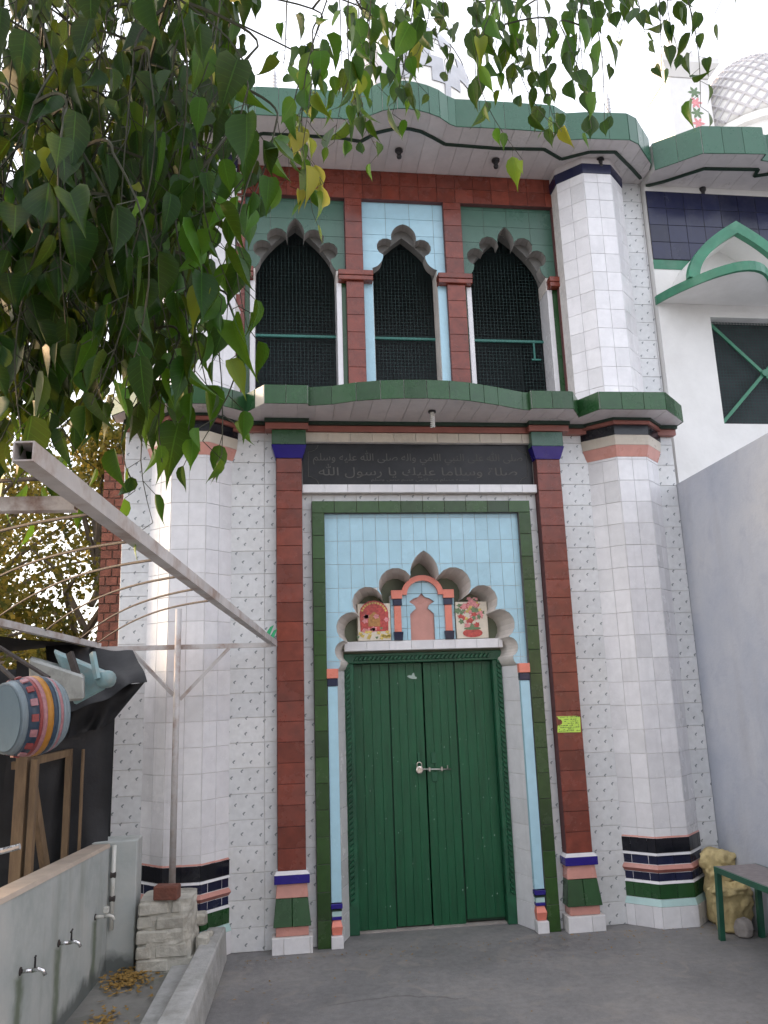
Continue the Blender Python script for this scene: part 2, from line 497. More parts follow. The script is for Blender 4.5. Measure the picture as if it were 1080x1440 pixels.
def ground_mat():
    mt, nt, b = nodes('worn grey concrete')
    p = pos(nt)
    a = N(nt, 'TexNoise', Scale=0.9, Detail=10.0, Roughness=0.68)
    nt.links.new(p, a.inputs['Vector'])
    c = ramp(nt, a.outputs['Fac'], [(0.3, (0.155, 0.152, 0.155)), (0.5, (0.235, 0.23, 0.23)), (0.72, (0.34, 0.325, 0.31))])
    s = N(nt, 'TexNoise', Scale=22.0, Detail=6.0, Roughness=0.7)
    nt.links.new(p, s.inputs['Vector'])
    c = mixc(nt, 0.5, c, ramp(nt, s.outputs['Fac'], [(0.3, (0.45,) * 3), (0.7, (0.95,) * 3)]), 'MULTIPLY')
    d = N(nt, 'TexNoise', Scale=5.0, Detail=4.0, Distortion=1.2)
    nt.links.new(p, d.inputs['Vector'])
    f = ramp(nt, d.outputs['Fac'], [(0.56, (0,)), (0.7, (0.45,))])
    c = mixc(nt, f, c, (0.30, 0.27, 0.24))
    c, k_ = cracks(nt, c, p, .35, .003, (0.07, 0.066, 0.063), .6, .50, .58, .6)
    gz = N(nt, 'TexNoise', Scale=120.0, Detail=3.0)
    nt.links.new(p, gz.inputs['Vector'])
    c = mixc(nt, ramp(nt, gz.outputs['Fac'], [(0.62, (0,)), (0.72, (0.5,))]), c, (0.36, 0.33, 0.29))
    c = mixc(nt, ramp(nt, gz.outputs['Fac'], [(0.28, (0.5,)), (0.36, (0,))]), c, (0.07, 0.065, 0.06))
    nt.links.new(c, b.inputs['Base Color'])
    rz = ramp(nt, a.outputs['Fac'], [(0.3, (0.5,)), (0.7, (0.85,))])
    nt.links.new(rz, b.inputs['Roughness'])
    bump(nt, b, s.outputs['Fac'], 0.25, 0.01)
    return mt


# ------------------------------------------------------------------ mesh helpers
WP = {}


def wloc(o):
    return WP.get(o.name, Vector((0, 0, 0))) if o else Vector((0, 0, 0))


def link(name, me, loc, parent=None, rot=None):
    o = bpy.data.objects.new(name, me)
    COL.objects.link(o)
    loc = Vector(loc)
    WP[o.name] = loc
    if parent:
        o.parent = parent
        o.location = loc - wloc(parent)
    else:
        o.location = loc
    if rot:
        o.rotation_euler = rot
    return o


def thing(name, label, cat, loc, group=None):
    o = link(name, None, loc)
    o.empty_display_size = 0.2
    return tag(o, label, cat, group)


def tag(o, label, cat, group=None):
    o['label'] = label
    o['category'] = cat
    if group:
        o['group'] = group
    return o


class MB:
    """collects shapes in world space, then becomes one mesh object"""

    def __init__(s):
        s.v, s.f = [], []

    def add(s, vs, fs):
        n = len(s.v)
        s.v += [tuple(p) for p in vs]
        s.f += [tuple(i + n for i in f) for f in fs]
        return s

    def box(s, x0, x1, y0, y1, z0, z1):
        return s.add([(x0, y0, z0), (x1, y0, z0), (x1, y1, z0), (x0, y1, z0), (x0, y0, z1), (x1, y0, z1), (x1, y1, z1), (x0, y1, z1)],
                     [(0, 1, 5, 4), (1, 2, 6, 5), (2, 3, 7, 6), (3, 0, 4, 7), (4, 5, 6, 7), (3, 2, 1, 0)])

    def hexa(s, lo, hi):
        """four low and four high corners, same order"""
        return s.add(list(lo) + list(hi), [(0, 1, 5, 4), (1, 2, 6, 5), (2, 3, 7, 6), (3, 0, 4, 7), (4, 5, 6, 7), (3, 2, 1, 0)])

    def prism(s, poly0, z0, z1, poly1=None):
        """plan polygon (counter-clockwise) extruded in z, may change its outline upward"""
        poly1 = poly1 or poly0
        n = len(poly0)
        vs = [(x, y, z0) for x, y in poly0] + [(x, y, z1) for x, y in poly1]
        fs = [(i, (i + 1) % n, n + (i + 1) % n, n + i) for i in range(n)]
        fs += [tuple(range(n, 2 * n)), tuple(range(n - 1, -1, -1))]
        return s.add(vs, fs)

    def slab(s, poly, y0, y1):
        """x,z polygon extruded in y"""
        n = len(poly)
        vs = [(x, y0, z) for x, z in poly] + [(x, y1, z) for x, z in poly]
        fs = [(i, n + i, n + (i + 1) % n, (i + 1) % n) for i in range(n)]
        fs += [tuple(range(n)), tuple(range(2 * n - 1, n - 1, -1))]
        return s.add(vs, fs)

    def tube(s, pts, r, n=8, r1=None, cap=True):
        pts = [Vector(p) for p in pts]
        m_ = len(pts)
        vs, fs = [], []
        up = Vector((0.13, 0.31, 0.94))
        for i, p in enumerate(pts):
            d = (pts[min(i + 1, m_ - 1)] - pts[max(i - 1, 0)]).normalized()
            a = d.cross(up)
            if a.length < 1e-3:
                a = d.cross(Vector((1, 0, 0)))
            a.normalize()
            b = d.cross(a)
            rr = r if r1 is None else r + (r1 - r) * i / (m_ - 1)
            for k in range(n):
                t = 2 * PI * k / n
                vs.append(p + a * (rr * math.cos(t)) + b * (rr * math.sin(t)))
        for i in range(m_ - 1):
            for k in range(n):
                k2 = (k + 1) % n
                fs.append((i * n + k, i * n + k2, (i + 1) * n + k2, (i + 1) * n + k))
        if cap:
            fs.append(tuple(range(n - 1, -1, -1)))
            fs.append(tuple((m_ - 1) * n + k for k in range(n)))
        return s.add(vs, fs)

    def bar(s, a, b, w, h=None):
        """square bar between two points"""
        a, b = Vector(a), Vector(b)
        h = h or w
        d = (b - a).normalized()
        up = Vector((0, 0, 1)) if abs(d.z) < .95 else Vector((0, 1, 0))
        sx = d.cross(up).normalized() * (w / 2)
        sz = sx.cross(d).normalized() * (h / 2)
        lo = [a - sx - sz, a + sx - sz, a + sx + sz, a - sx + sz]
        hi = [p + (b - a) for p in lo]
        return s.hexa(lo, hi)

    def lathe(s, prof, c, n=24, axis=None):
        """profile (radius, height) turned about z at c, or about an axis vector"""
        c = Vector(c)
        q = Vector((0, 0, 1)).rotation_difference(Vector(axis).normalized()) if axis is not None else Quaternion()
        vs, fs = [], []
        for r, z in prof:
            for k in range(n):
                t = 2 * PI * k / n
                vs.append(c + q @ Vector((r * math.cos(t), r * math.sin(t), z)))
        for i in range(len(prof) - 1):
            for k in range(n):
                k2 = (k + 1) % n
                fs.append((i * n + k, i * n + k2, (i + 1) * n + k2, (i + 1) * n + k))
        fs.append(tuple(range(n - 1, -1, -1)))
        fs.append(tuple((len(prof) - 1) * n + k for k in range(n)))
        return s.add(vs, fs)

    def build(s, name, mt, parent=None, bevel=0.0, smooth=False, recalc=True, jitter=0.0):
        vs = [Vector(p) for p in s.v]
        lo = Vector((min(p.x for p in vs), min(p.y for p in vs), min(p.z for p in vs)))
        hi = Vector((max(p.x for p in vs), max(p.y for p in vs), max(p.z for p in vs)))
        c = (lo + hi) / 2
        c.z = lo.z
        me = bpy.data.meshes.new(name)
        me.from_pydata([p - c for p in vs], [], s.f)
        if recalc or bevel:
            bm = bmesh.new()
            bm.from_mesh(me)
            if jitter:
                for v in bm.verts:
                    v.co += Vector([random.uniform(-jitter, jitter) for _ in range(3)])
            bmesh.ops.recalc_face_normals(bm, faces=bm.faces)
            if bevel:
                es = [e for e in bm.edges if len(e.link_faces) == 2 and e.calc_face_angle(0) > 0.5]
                bmesh.ops.bevel(bm, geom=es, offset=bevel, segments=1, affect='EDGES')
            bm.to_mesh(me)
            bm.free()
        if smooth:
            me.polygons.foreach_set('use_smooth', [True] * len(me.polygons))
        me.materials.append(mt)
        return link(name, me, c, parent)


TM = {}


def tile_mesh(name, w, h, t, mt):
    key = (name, round(w, 4), round(h, 4), round(t, 4), mt.name)
    if key in TM:
        return TM[key]
    c = 0.0016
    a, b = w / 2, h / 2
    vs = []
    for (dx, y) in ((0, 0), (0, -t + c), (c, -t)):
        vs += [(-a + dx, y, -b + dx), (a - dx, y, -b + dx), (a - dx, y, b - dx), (-a + dx, y, b - dx)]
    fs = []
    for r in (0, 4):
        for i in range(4):
            j = (i + 1) % 4
            fs.append((r + i, r + j, r + 4 + j, r + 4 + i))
    fs.append((8, 9, 10, 11))
    me = bpy.data.meshes.new(name)
    me.from_pydata(vs, [], fs)
    me.materials.append(mt)
    TM[key] = me
    return me


def tiles_rect(parent, name, mt, p0, p1, z0, z1, tw, th, gap=0.003, t=0.006, xoff=0.0, zoff=0.0, stag=0.0, tilt=0.5, skip=()):
    """tiles on a vertical face: plan line p0 to p1, front on its right-hand side"""
    dx, dy = p1[0] - p0[0], p1[1] - p0[1]
    L = math.hypot(dx, dy)
    ux, uy = dx / L, dy / L
    ang = math.atan2(dy, dx)
    z = z0 - zoff
    row = 0
    out = []
    while z < z1 - 0.004:
        za, zb = max(z, z0), min(z + th, z1)
        x = -xoff - (stag * tw if row % 2 else 0)
        colm = 0
        while x < L - 0.004:
            xa, xb = max(x, 0), min(x + tw, L)
            if xb - xa > 0.012 and zb - za > 0.012 and (row, colm) not in skip:
                w = xb - xa - gap
                h = zb - za - gap
                cx = (xa + xb) / 2
                me = tile_mesh(name, w, h, t, mt)
                o = link(name, me, (p0[0] + ux * cx, p0[1] + uy * cx, (za + zb) / 2), parent)
                o.rotation_euler = (R(random.uniform(-tilt, tilt)), 0, ang + R(random.uniform(-tilt, tilt)))
                out.append(o)
            x += tw
            colm += 1
        z += th
        row += 1
    return out


def clip(poly, axis, val, keep_ge):
    out = []
    n = len(poly)
    for i in range(n):
        a, b = poly[i], poly[(i + 1) % n]
        ia = (a[axis] >= val) == keep_ge or a[axis] == val
        ib = (b[axis] >= val) == keep_ge or b[axis] == val
        if ia:
            out.append(a)
        if ia != ib:
            tt = (val - a[axis]) / (b[axis] - a[axis])
            out.append((a[0] + (b[0] - a[0]) * tt, a[1] + (b[1] - a[1]) * tt))
    return out


def area(p):
    return 0.5 * sum(p[i][0] * p[(i + 1) % len(p)][1] - p[(i + 1) % len(p)][0] * p[i][1] for i in range(len(p)))


def tiles_poly(parent, name, mt, poly, to3, nrm, tw, th, gap=0.003, t=0.006, xoff=0.0, zoff=0.0, minarea=4e-4):
    """tiles clipped to any outline; to3 maps the outline's plane into space, nrm is its outward normal"""
    nrm = Vector(nrm)
    xs = [p[0] for p in poly]
    zs = [p[1] for p in poly]
    x = min(xs) - xoff
    while x < max(xs):
        z = min(zs) - zoff
        while z < max(zs):
            c = poly
            for ax, val, ge in ((0, x + gap / 2, True), (0, x + tw - gap / 2, False), (1, z + gap / 2, True), (1, z + th - gap / 2, False)):
                c = clip(c, ax, val, ge)
                if len(c) < 3:
                    break
            if len(c) >= 3 and abs(area(c)) > minarea:
                d = []
                for q in c:
                    if not d or abs(q[0] - d[-1][0]) + abs(q[1] - d[-1][1]) > 1e-4:
                        d.append(q)
                if abs(d[0][0] - d[-1][0]) + abs(d[0][1] - d[-1][1]) < 1e-4:
                    d.pop()
                if len(d) >= 3:
                    n = len(d)
                    a = [to3(*q) for q in d]
                    b = [Vector(q) + nrm * t for q in a]
                    mb = MB().add(a + b, [(i, (i + 1) % n, n + (i + 1) % n, n + i) for i in range(n)] + [tuple(range(n, 2 * n))])
                    mb.build(name, mt, parent)
            z += th
        x += tw


def arc3(a, b, c, n=8):
    """points on the circle through a, b, c (a excluded)"""
    ax, ay = a
    bx, by = b
    cx, cy = c
    d = 2 * (ax * (by - cy) + bx * (cy - ay) + cx * (ay - by))
    if abs(d) < 1e-9:
        return [b, c]
    ux = ((ax * ax + ay * ay) * (by - cy) + (bx * bx + by * by) * (cy - ay) + (cx * cx + cy * cy) * (ay - by)) / d
    uy = ((ax * ax + ay * ay) * (cx - bx) + (bx * bx + by * by) * (ax - cx) + (cx * cx + cy * cy) * (bx - ax)) / d
    r = math.hypot(ax - ux, ay - uy)
    ta, tb, tc = (math.atan2(p[1] - uy, p[0] - ux) for p in (a, b, c))
    while tb < ta:
        tb += 2 * PI
    while tc < ta:
        tc += 2 * PI
    if tb > tc:
        tc -= 2 * PI
    return [(ux + r * math.cos(ta + (tc - ta) * i / n), uy + r * math.sin(ta + (tc - ta) * i / n)) for i in range(1, n + 1)]


def profile(segs, n=8):
    """right half of an arch from the apex down, list of (a, b, c) arcs; returns whole outline left spring to right spring"""
    h = [segs[0][0]]
    for a, b, c in segs:
        h += arc3(a, b, c, n)
    left = [(-u, z) for u, z in reversed(h[1:])]
    return left + h


def octagon(cx, cy, ap, y_back=None):
    """plan octagon with flat front, apothem ap, counter-clockwise"""
    r = ap / math.cos(PI / 8)
    return [(cx + r * math.cos(PI / 8 + k * PI / 4), cy + r * math.sin(PI / 8 + k * PI / 4)) for k in range(8)]


AX = 1.05           # facade axis
YW = 5.75           # speckled wall face
YU = 6.0            # upper storey face

# ================================================================== SETTING
g = MB().add([(-80, -60, 0), (80, -60, 0), (80, 120, 0), (-80, 120, 0)], [(0, 1, 2, 3)]).build('ground', ground_mat())
g['kind'] = 'structure'
g['label'] = 'worn grey concrete yard in front of the gate'

# ================================================================== GATEHOUSE
gate = thing('gatehouse', 'tiled two-storey mosque gatehouse with green door, maroon pilasters and octagonal corner towers', 'gatehouse', (AX, YW, 0))


def P(mb, name, mt, parent=gate, **kw):
    return mb.build(name, mt, parent, **kw)


def bx(name, mt, x0, x1, y0, y1, z0, z1, parent=gate, bevel=0.0, **kw):
    return MB().box(x0, x1, y0, y1, z0, z1).build(name, mt, parent, bevel=bevel, **kw)


# --- lower walls (cores) and their tiles
XL, XR = -1.10, 3.085
wl = bx('wall', GROUT_W, XL, 0.235, YW, 7.4, 0, 3.60)
wr = bx('wall', GROUT_W, 1.865, XR, YW, 7.4, 0, 3.60)
wt = bx('wall', GROUT_W, 0.235, 1.865, YW, 6.6, 2.885, 3.60)
TH, TW = 0.165, 0.255
tiles_rect(wl, 'speckled_tile', SPECK, (XL, YW), (-0.88, YW), 0, 3.56, TW, TH, xoff=0.03)
tiles_rect(wl, 'speckled_tile', SPECK, (-0.36, YW), (-0.02, YW), 0, 3.56, TW, TH, zoff=0.02)
tiles_rect(wl, 'speckled_tile', SPECK, (0.165, YW), (0.235, YW), 0, 3.035, 0.07, TH, zoff=0.05)
tiles_rect(wr, 'speckled_tile', SPECK, (1.865, YW), (1.935, YW), 0, 3.035, 0.07, TH, zoff=0.05)
tiles_rect(wr, 'speckled_tile', SPECK, (2.12, YW), (2.40, YW), 0, 3.56, 0.28, TH, zoff=0.02)
tiles_rect(wr, 'speckled_tile', SPECK, (2.92, YW), (XR, YW), 0, 3.50, 0.165, TH, zoff=0.03)
tiles_rect(wt, 'speckled_tile', SPECK, (0.235, YW), (1.865, YW), 2.975, 3.035, 0.165, 0.06)

# --- shelf, slate inscription, cream strip, trims above the door panel
sh = bx('lintel_shelf', GROUT_W, 0.167, 1.933, 5.69, YW, 3.037, 3.10)
tiles_rect(sh, 'shelf_tile', WHITE_T, (0.167, 5.69), (1.933, 5.69), 3.037, 3.10, 0.165, 0.063)
slate = bx('inscription_panel', SLATE, 0.175, 1.925, 5.735, YW + .01, 3.103, 3.425)
cs = bx('cream_strip', GROUT_W, 0.195, 1.905, 5.70, YW, 3.427, 3.502)
tiles_rect(cs, 'strip_tile', CREAM_T, (0.195, 5.70), (1.905, 5.70), 3.427, 3.502, 0.165, 0.075)
for (a, b, yy) in ((XL, -0.88, 5.70), (-0.36, -0.10, 5.70), (-0.10, 0.215, 5.625), (0.215, 1.885, 5.685), (1.885, 2.20, 5.625), (2.20, 2.40, 5.70), (2.92, XR + .02, 5.70)):
    bx('trim', TRIM_T, a + .001, b - .001, yy, YW + .004, 3.505, 3.55)
    bx('trim', STRIP_G, a - .004, b + .004, yy - 0.022, YW + .004, 3.552, 3.579)


# lettering on the slate, shaped from its letters
FORMS = {'ا': 'FE8D FE8E', 'آ': 'FE81 FE82', 'و': 'FEED FEEE', 'ر': 'FEAD FEAE', 'ة': 'FE93 FE94',
         'ل': 'FEDD FEDE FEDF FEE0', 'ه': 'FEE9 FEEA FEEB FEEC', 'ص': 'FEB9 FEBA FEBB FEBC', 'ي': 'FEF1 FEF2 FEF3 FEF4',
         'ى': 'FEEF FEF0 FEF3 FEF4', 'ع': 'FEC9 FECA FECB FECC', 'ن': 'FEE5 FEE6 FEE7 FEE8', 'ب': 'FE8F FE90 FE91 FE92',
         'م': 'FEE1 FEE2 FEE3 FEE4', 'س': 'FEB1 FEB2 FEB3 FEB4', 'ك': 'FED9 FEDA FEDB FEDC', 'ت': 'FE95 FE96 FE97 FE98'}


def shape(txt):
    out = []
    for w in txt.split(' '):
        if w == 'الله':
            out.append('\ufdf2')
            continue
        s, prev = '', False
        for i, ch in enumerate(w):
            f = FORMS[ch].split()
            nxt = i + 1 < len(w) and len(f) == 4
            k = (3 if nxt else 1) if prev else (2 if nxt else 0)
            s += chr(int(f[k], 16))
            prev = len(f) == 4
        out.append(s)
    return ' '.join(out)[::-1]


def lettering(txt, x0, x1, zc, h, y, mt, parent, name='lettering'):
    c = bpy.data.curves.new('t', 'FONT')
    c.body = txt
    c.resolution_u = 2
    o = bpy.data.objects.new('t', c)
    COL.objects.link(o)
    dg = bpy.context.evaluated_depsgraph_get()
    me = bpy.data.meshes.new_from_object(o.evaluated_get(dg))
    vs = [v.co.copy() for v in me.vertices]
    fs = [tuple(p.vertices) for p in me.polygons]
    bpy.data.objects.remove(o)
    bpy.data.curves.remove(c)
    bpy.data.meshes.remove(me)
    lx, hx = min(v.x for v in vs), max(v.x for v in vs)
    lz, hz = min(v.y for v in vs), max(v.y for v in vs)
    kx, kz = (x1 - x0) / (hx - lx), h / (hz - lz)
    lo_ = MB().add([(x0 + (v.x - lx) * kx, y, zc + (v.y - (lz + hz) / 2) * kz) for v in vs], fs).build(name, mt, parent, recalc=False)
    lo_['kind'] = 'stuff'
    return lo_



lettering(shape('صلى الله على النبي الامي واله صلى الله عليه وسلم'), 0.25, 1.85, 3.318, 0.112, 5.7335, LETTER, slate)
lettering(shape('صلاة وسلاما عليك يا رسول الله'), 0.29, 1.80, 3.215, 0.108, 5.7335, LETTER, slate)
lettering(shape('سسه مسلم سه الامي مسم سس وسلم'), 0.68, 1.42, 3.145, 0.03, 5.7335, LETTER, slate)
bl = MB()
for sx in (0, 1):
    X = (lambda q: q) if sx == 0 else (lambda q: 2.1 - q)
    for sz in (0, 1):
        Z = (lambda q: q) if sz == 0 else (lambda q: 6.53 - q)
        pts = [(X(0.215), 5.733, Z(3.17))] + [(X(0.215 + 0.075 * math.sin(t)), 5.733, Z(3.108 + 0.062 * math.cos(t))) for t in (0.3, 0.7, 1.1, 1.45)]
        bl.tube(pts, 0.0022, 4)
    bl.tube([(X(0.215), 5.733, 3.17), (X(0.215), 5.733, 3.36)], 0.0022, 4)
P(bl, 'border_line', LETTER, slate)

# --- maroon pilasters with pedestals and capitals
for s in (-1, 1):
    cx = AX + s * 0.9775

    def hw(w):
        return cx - w, cx + w
    pil = bx('pilaster', GROUT_R, cx - .0925, cx + .0925, 5.666, YW, 0.46, 3.29)
    tiles_rect(pil, 'maroon_tile', RED_T, (cx - .0925, 5.666), (cx + .0925, 5.666), 0.49, 3.288, 0.185, 0.1345)
    a, b = hw(0.13)
    base = bx('pedestal_block', GROUT_W, a, b, 5.626, YW, 0, 0.10, pil)
    tiles_rect(base, 'white_tile', WHITE_T, (a, 5.626), (b, 5.626), 0, 0.10, 0.165, 0.10, xoff=0.09 if s < 0 else 0)
    a, b = hw(0.105)
    bx('pedestal_band', PINK_T, a, b, 5.645, YW, 0.102, 0.157, pil, bevel=0.003)
    lo = [(cx - .122, 5.628, .160), (cx + .122, 5.628, .160), (cx + .122, YW, .160), (cx - .122, YW, .160)]
    hi = [(cx - .104, 5.648, .325), (cx + .104, 5.648, .325), (cx + .104, YW, .325), (cx - .104, YW, .325)]
    for q in (0, 1):
        xl, xr = (0, .5) if q == 0 else (.5, 1)
        def lerp(k, zlo, zhi):
            return k
        l2 = [(lo[0][0] + (lo[1][0] - lo[0][0]) * xl + .001, lo[0][1], lo[0][2]), (lo[0][0] + (lo[1][0] - lo[0][0]) * xr - .001, lo[0][1], lo[0][2]),
              (lo[0][0] + (lo[1][0] - lo[0][0]) * xr - .001, YW, lo[0][2]), (lo[0][0] + (lo[1][0] - lo[0][0]) * xl + .001, YW, lo[0][2])]
        h2 = [(hi[0][0] + (hi[1][0] - hi[0][0]) * xl + .001, hi[0][1], hi[0][2]), (hi[0][0] + (hi[1][0] - hi[0][0]) * xr - .001, hi[0][1], hi[0][2]),
              (hi[0][0] + (hi[1][0] - hi[0][0]) * xr - .001, YW, hi[0][2]), (hi[0][0] + (hi[1][0] - hi[0][0]) * xl + .001, YW, hi[0][2])]
        MB().hexa(l2, h2).build('pedestal_tile', GREEN_T, pil, bevel=0.003)
    MB().hexa([(cx - .105, 5.648, .327), (cx + .105, 5.648, .327), (cx + .105, YW, .327), (cx - .105, YW, .327)],
              [(cx - .097, 5.655, .412), (cx + .097, 5.655, .412), (cx + .097, YW, .412), (cx - .097, YW, .412)]).build('pedestal_band', PINK_T, pil, bevel=0.003)
    a, b = hw(0.115)
    bx('pedestal_band', ROYAL_T, a, b, 5.632, YW, .414, .468, pil, bevel=0.003)
    MB().hexa([(a, 5.632, .469), (b, 5.632, .469), (b, YW, .469), (a, YW, .469)],
              [(cx - .096, 5.66, .489), (cx + .096, 5.66, .489), (cx + .096, YW, .489), (cx - .096, YW, .489)]).build('pedestal_band', WHITE_T, pil)
    MB().hexa([(cx - .098, 5.66, 3.292), (cx + .098, 5.66, 3.292), (cx + .098, YW, 3.292), (cx - .098, YW, 3.292)],
              [(cx - .128, 5.636, 3.388), (cx + .128, 5.636, 3.388), (cx + .128, YW, 3.388), (cx - .128, YW, 3.388)]).build('capital_band', ROYAL_T, pil, bevel=0.002)
    bx('capital_band', SAGE_T if s > 0 else GREEN_T, cx - .124, cx + .124, 5.64, YW, 3.39, 3.503, pil, bevel=0.003)

# --- green border of the door panel
fl = bx('border_frame', GROUT_D, 0.235, 0.325, 5.69, YW, 0, 2.975)
fr = bx('border_frame', GROUT_D, 1.775, 1.865, 5.69, YW, 0, 2.975)
ft = bx('border_frame', GROUT_D, 0.325, 1.775, 5.69, YW, 2.885, 2.975)
tiles_rect(fl, 'border_tile', OLIVE_T, (0.235, 5.69), (0.325, 5.69), 0, 2.885, 0.09, 0.170)
tiles_rect(fr, 'border_tile', OLIVE_T, (1.775, 5.69), (1.865, 5.69), 0, 2.885, 0.09, 0.170)
tiles_rect(ft, 'border_tile', OLIVE_T, (0.235, 5.69), (1.865, 5.69), 2.885, 2.975, 0.163, 0.09)

# --- pale blue panel with the many-lobed door arch
ARC = profile([((0, 2.61), (.082, 2.53), (.105, 2.425)), ((.105, 2.425), (.285, 2.462), (.32, 2.285)), ((.32, 2.285), (.498, 2.32), (.505, 2.16)),
               ((.505, 2.16), (.645, 2.10), (.60, 1.97)), ((.60, 1.97), (.665, 1.905), (.625, 1.83)), ((.625, 1.83), (.632, 1.79), (.66, 1.765))])
YB = 5.95
pts = [(AX + u, z) for u, z in ARC]
panel = [(0.325, 1.765)] + [(pts[0][0], 1.765)] + pts[1:-1] + [(pts[-1][0], 1.765), (1.775, 1.765), (1.775, 2.885), (0.325, 2.885)]
panel_ccw = panel if area(panel) > 0 else panel[::-1]
ap = P(MB().slab(panel_ccw, 5.735, YB), 'arch_panel', GROUT_W)
tiles_poly(ap, 'blue_tile', BLUE_T, panel_ccw, lambda x, z: (x, 5.735, z), (0, -1, 0), 0.0935, 0.172, zoff=-0.06 + 0.172, t=0.005)
# intrados lining splayed inward
KS = 0.885
vi, fi = [], []
for u, z in ARC:
    vi += [(AX + u * .998, 5.738, z if z > 1.77 else z), (AX + u * KS, YB - .002, 1.765 + (z - 1.765) * .93)]
for i in range(len(ARC) - 1):
    fi.append((2 * i, 2 * i + 1, 2 * i + 3, 2 * i + 2))
P(MB().add(vi, fi), 'arch_lining', INTRA_L, recalc=False, smooth=False)
# legs under the springing + splayed white jambs
for s in (-1, 1):
    xa, xb = (0.325, 0.39) if s < 0 else (1.71, 1.775)
    inn = AX + s * 0.66 * KS
    if s < 0:
        poly = [(0.30, 5.735), (0.39, 5.735), (inn, YB), (0.30, YB)]
    else:
        poly = [(1.71, 5.735), (1.80, 5.735), (1.80, YB), (inn, YB)]
    j = P(MB().prism(poly, 0, 1.764), 'jamb', GROUT_W)
    if s < 0:
        tiles_rect(j, 'jamb_tile', WHITE_T, (0.39, 5.735), (inn, YB), 0, 1.764, 0.24, 0.168, t=0.005)
    else:
        tiles_rect(j, 'jamb_tile', WHITE_T, (inn, YB), (1.71, 5.735), 0, 1.764, 0.24, 0.168, t=0.005)
    # slender colonette
    cxx = AX + s * 0.6875
    w = 0.034
    col = bx('colonette', BLUE_T, cxx - w, cxx + w, 5.695, 5.735, 0.27, 1.655, bevel=0.002)
    bx('colonette_band', NAVY_T, cxx - w - .003, cxx + w + .003, 5.690, 5.735, 1.657, 1.708, col, bevel=0.002)
    bx('colonette_band', CORAL_T, cxx - w - .006, cxx + w + .006, 5.682, 5.735, 1.710, 1.775, col, bevel=0.002)
    bx('colonette_band', WHITE_T, cxx - w - .006, cxx + w + .006, 5.662, 5.735, 0, 0.075, col, bevel=0.003)
    MB().hexa([(cxx - .03, 5.69, .077), (cxx + .03, 5.69, .077), (cxx + .03, 5.735, .077), (cxx - .03, 5.735, .077)],
              [(cxx - .036, 5.678, .125), (cxx + .036, 5.678, .125), (cxx + .036, 5.735, .125), (cxx - .036, 5.735, .125)]).build('colonette_band', CORAL_T, col)
    MB().hexa([(cxx - .036, 5.678, .126), (cxx + .036, 5.678, .126), (cxx + .036, 5.735, .126), (cxx - .036, 5.735, .126)],
              [(cxx - .026, 5.70, .165), (cxx + .026, 5.70, .165), (cxx + .026, 5.735, .165), (cxx - .026, 5.735, .165)]).build('colonette_band', CORAL_T, col)
    bx('colonette_band', ROYAL_T, cxx - w + .002, cxx + w - .002, 5.69, 5.735, .166, .186, col, bevel=0.002)
    bx('colonette_band', MINT_T, cxx - w + .003, cxx + w - .003, 5.694, 5.735, .187, .218, col)
    bx('colonette_band', STRIP_G, cxx - w, cxx + w, 5.69, 5.735, .219, .229, col)
    bx('colonette_band', ROYAL_T, cxx - w - .004, cxx + w + .004, 5.682, 5.735, .235, .264, col, bevel=0.002)

# --- recessed panel over the door, lintel, little mihrab and picture tiles
bx('recess_panel', OLIVE_P, 0.20, 1.90, YB, 6.10, 1.884, 2.80)
lin = bx('lintel', GROUT_W, 0.462, 1.638, 5.862, YB, 1.90, 1.968)
tiles_rect(lin, 'lintel_tile', WHITE_T, (0.462, 5.862), (1.638, 5.862), 1.90, 1.968, 0.163, 0.068)
ni = bx('niche_panel', GROUT_W, 0.81, 1.29, 5.895, YB, 1.97, 2.30)
# blue tiles with the pink flask-shaped recess
flask = [(0.09, 1.97), (0.09, 2.16), (0.07, 2.18), (0.045, 2.20), (0.055, 2.225), (0.095, 2.25), (0.06, 2.275), (0.025, 2.285), (0, 2.315)]
fl_out = [(AX - u - .005, z) for u, z in flask] + [(AX + u - .005, z) for u, z in reversed(flask[:-1])]
body = [(0.81, 1.97)] + fl_out + [(1.29, 1.97), (1.29, 2.30)] + [(AX + .20 * math.cos(t) * .8, 2.30 + .13 * math.sin(t)) for t in (0.2, .6, 1.0, 1.4, 1.74, 2.14, 2.54, 2.94)] + [(0.81, 2.30)]
body_c = body if area(body) > 0 else body[::-1]
tiles_poly(ni, 'niche_tile', BLUE_T, body_c, lambda x, z: (x, 5.885, z), (0, -1, 0), 0.12, 0.085, t=0.01)
fo = fl_out if area(fl_out) > 0 else fl_out[::-1]
P(MB().slab(fo, 5.893, 5.8945), 'niche_back', PINK_T, ni)
for s in (-1, 1):
    cx = AX + s * 0.19
    bx('niche_column', CORAL_T, cx - .026, cx + .026, 5.855, 5.885, 2.031, 2.222, ni, bevel=0.002)
    MB().hexa([(cx - .03, 5.85, 1.97), (cx + .03, 5.85, 1.97), (cx + .03, 5.885, 1.97), (cx - .03, 5.885, 1.97)],
              [(cx - .036, 5.845, 2.03), (cx + .036, 5.845, 2.03), (cx + .036, 5.885, 2.03), (cx - .036, 5.885, 2.03)]).build('niche_band', NAVY_T, ni)
    bx('niche_band', NAVY_T, cx - .033, cx + .033, 5.848, 5.885, 2.224, 2.270, ni, bevel=0.002)
    x0, x1 = (cx - .045, cx + .036) if s < 0 else (cx - .036, cx + .045)
    bx('niche_band', CORAL_T, x0, x1, 5.842, 5.885, 2.272, 2.335, ni, bevel=0.002)
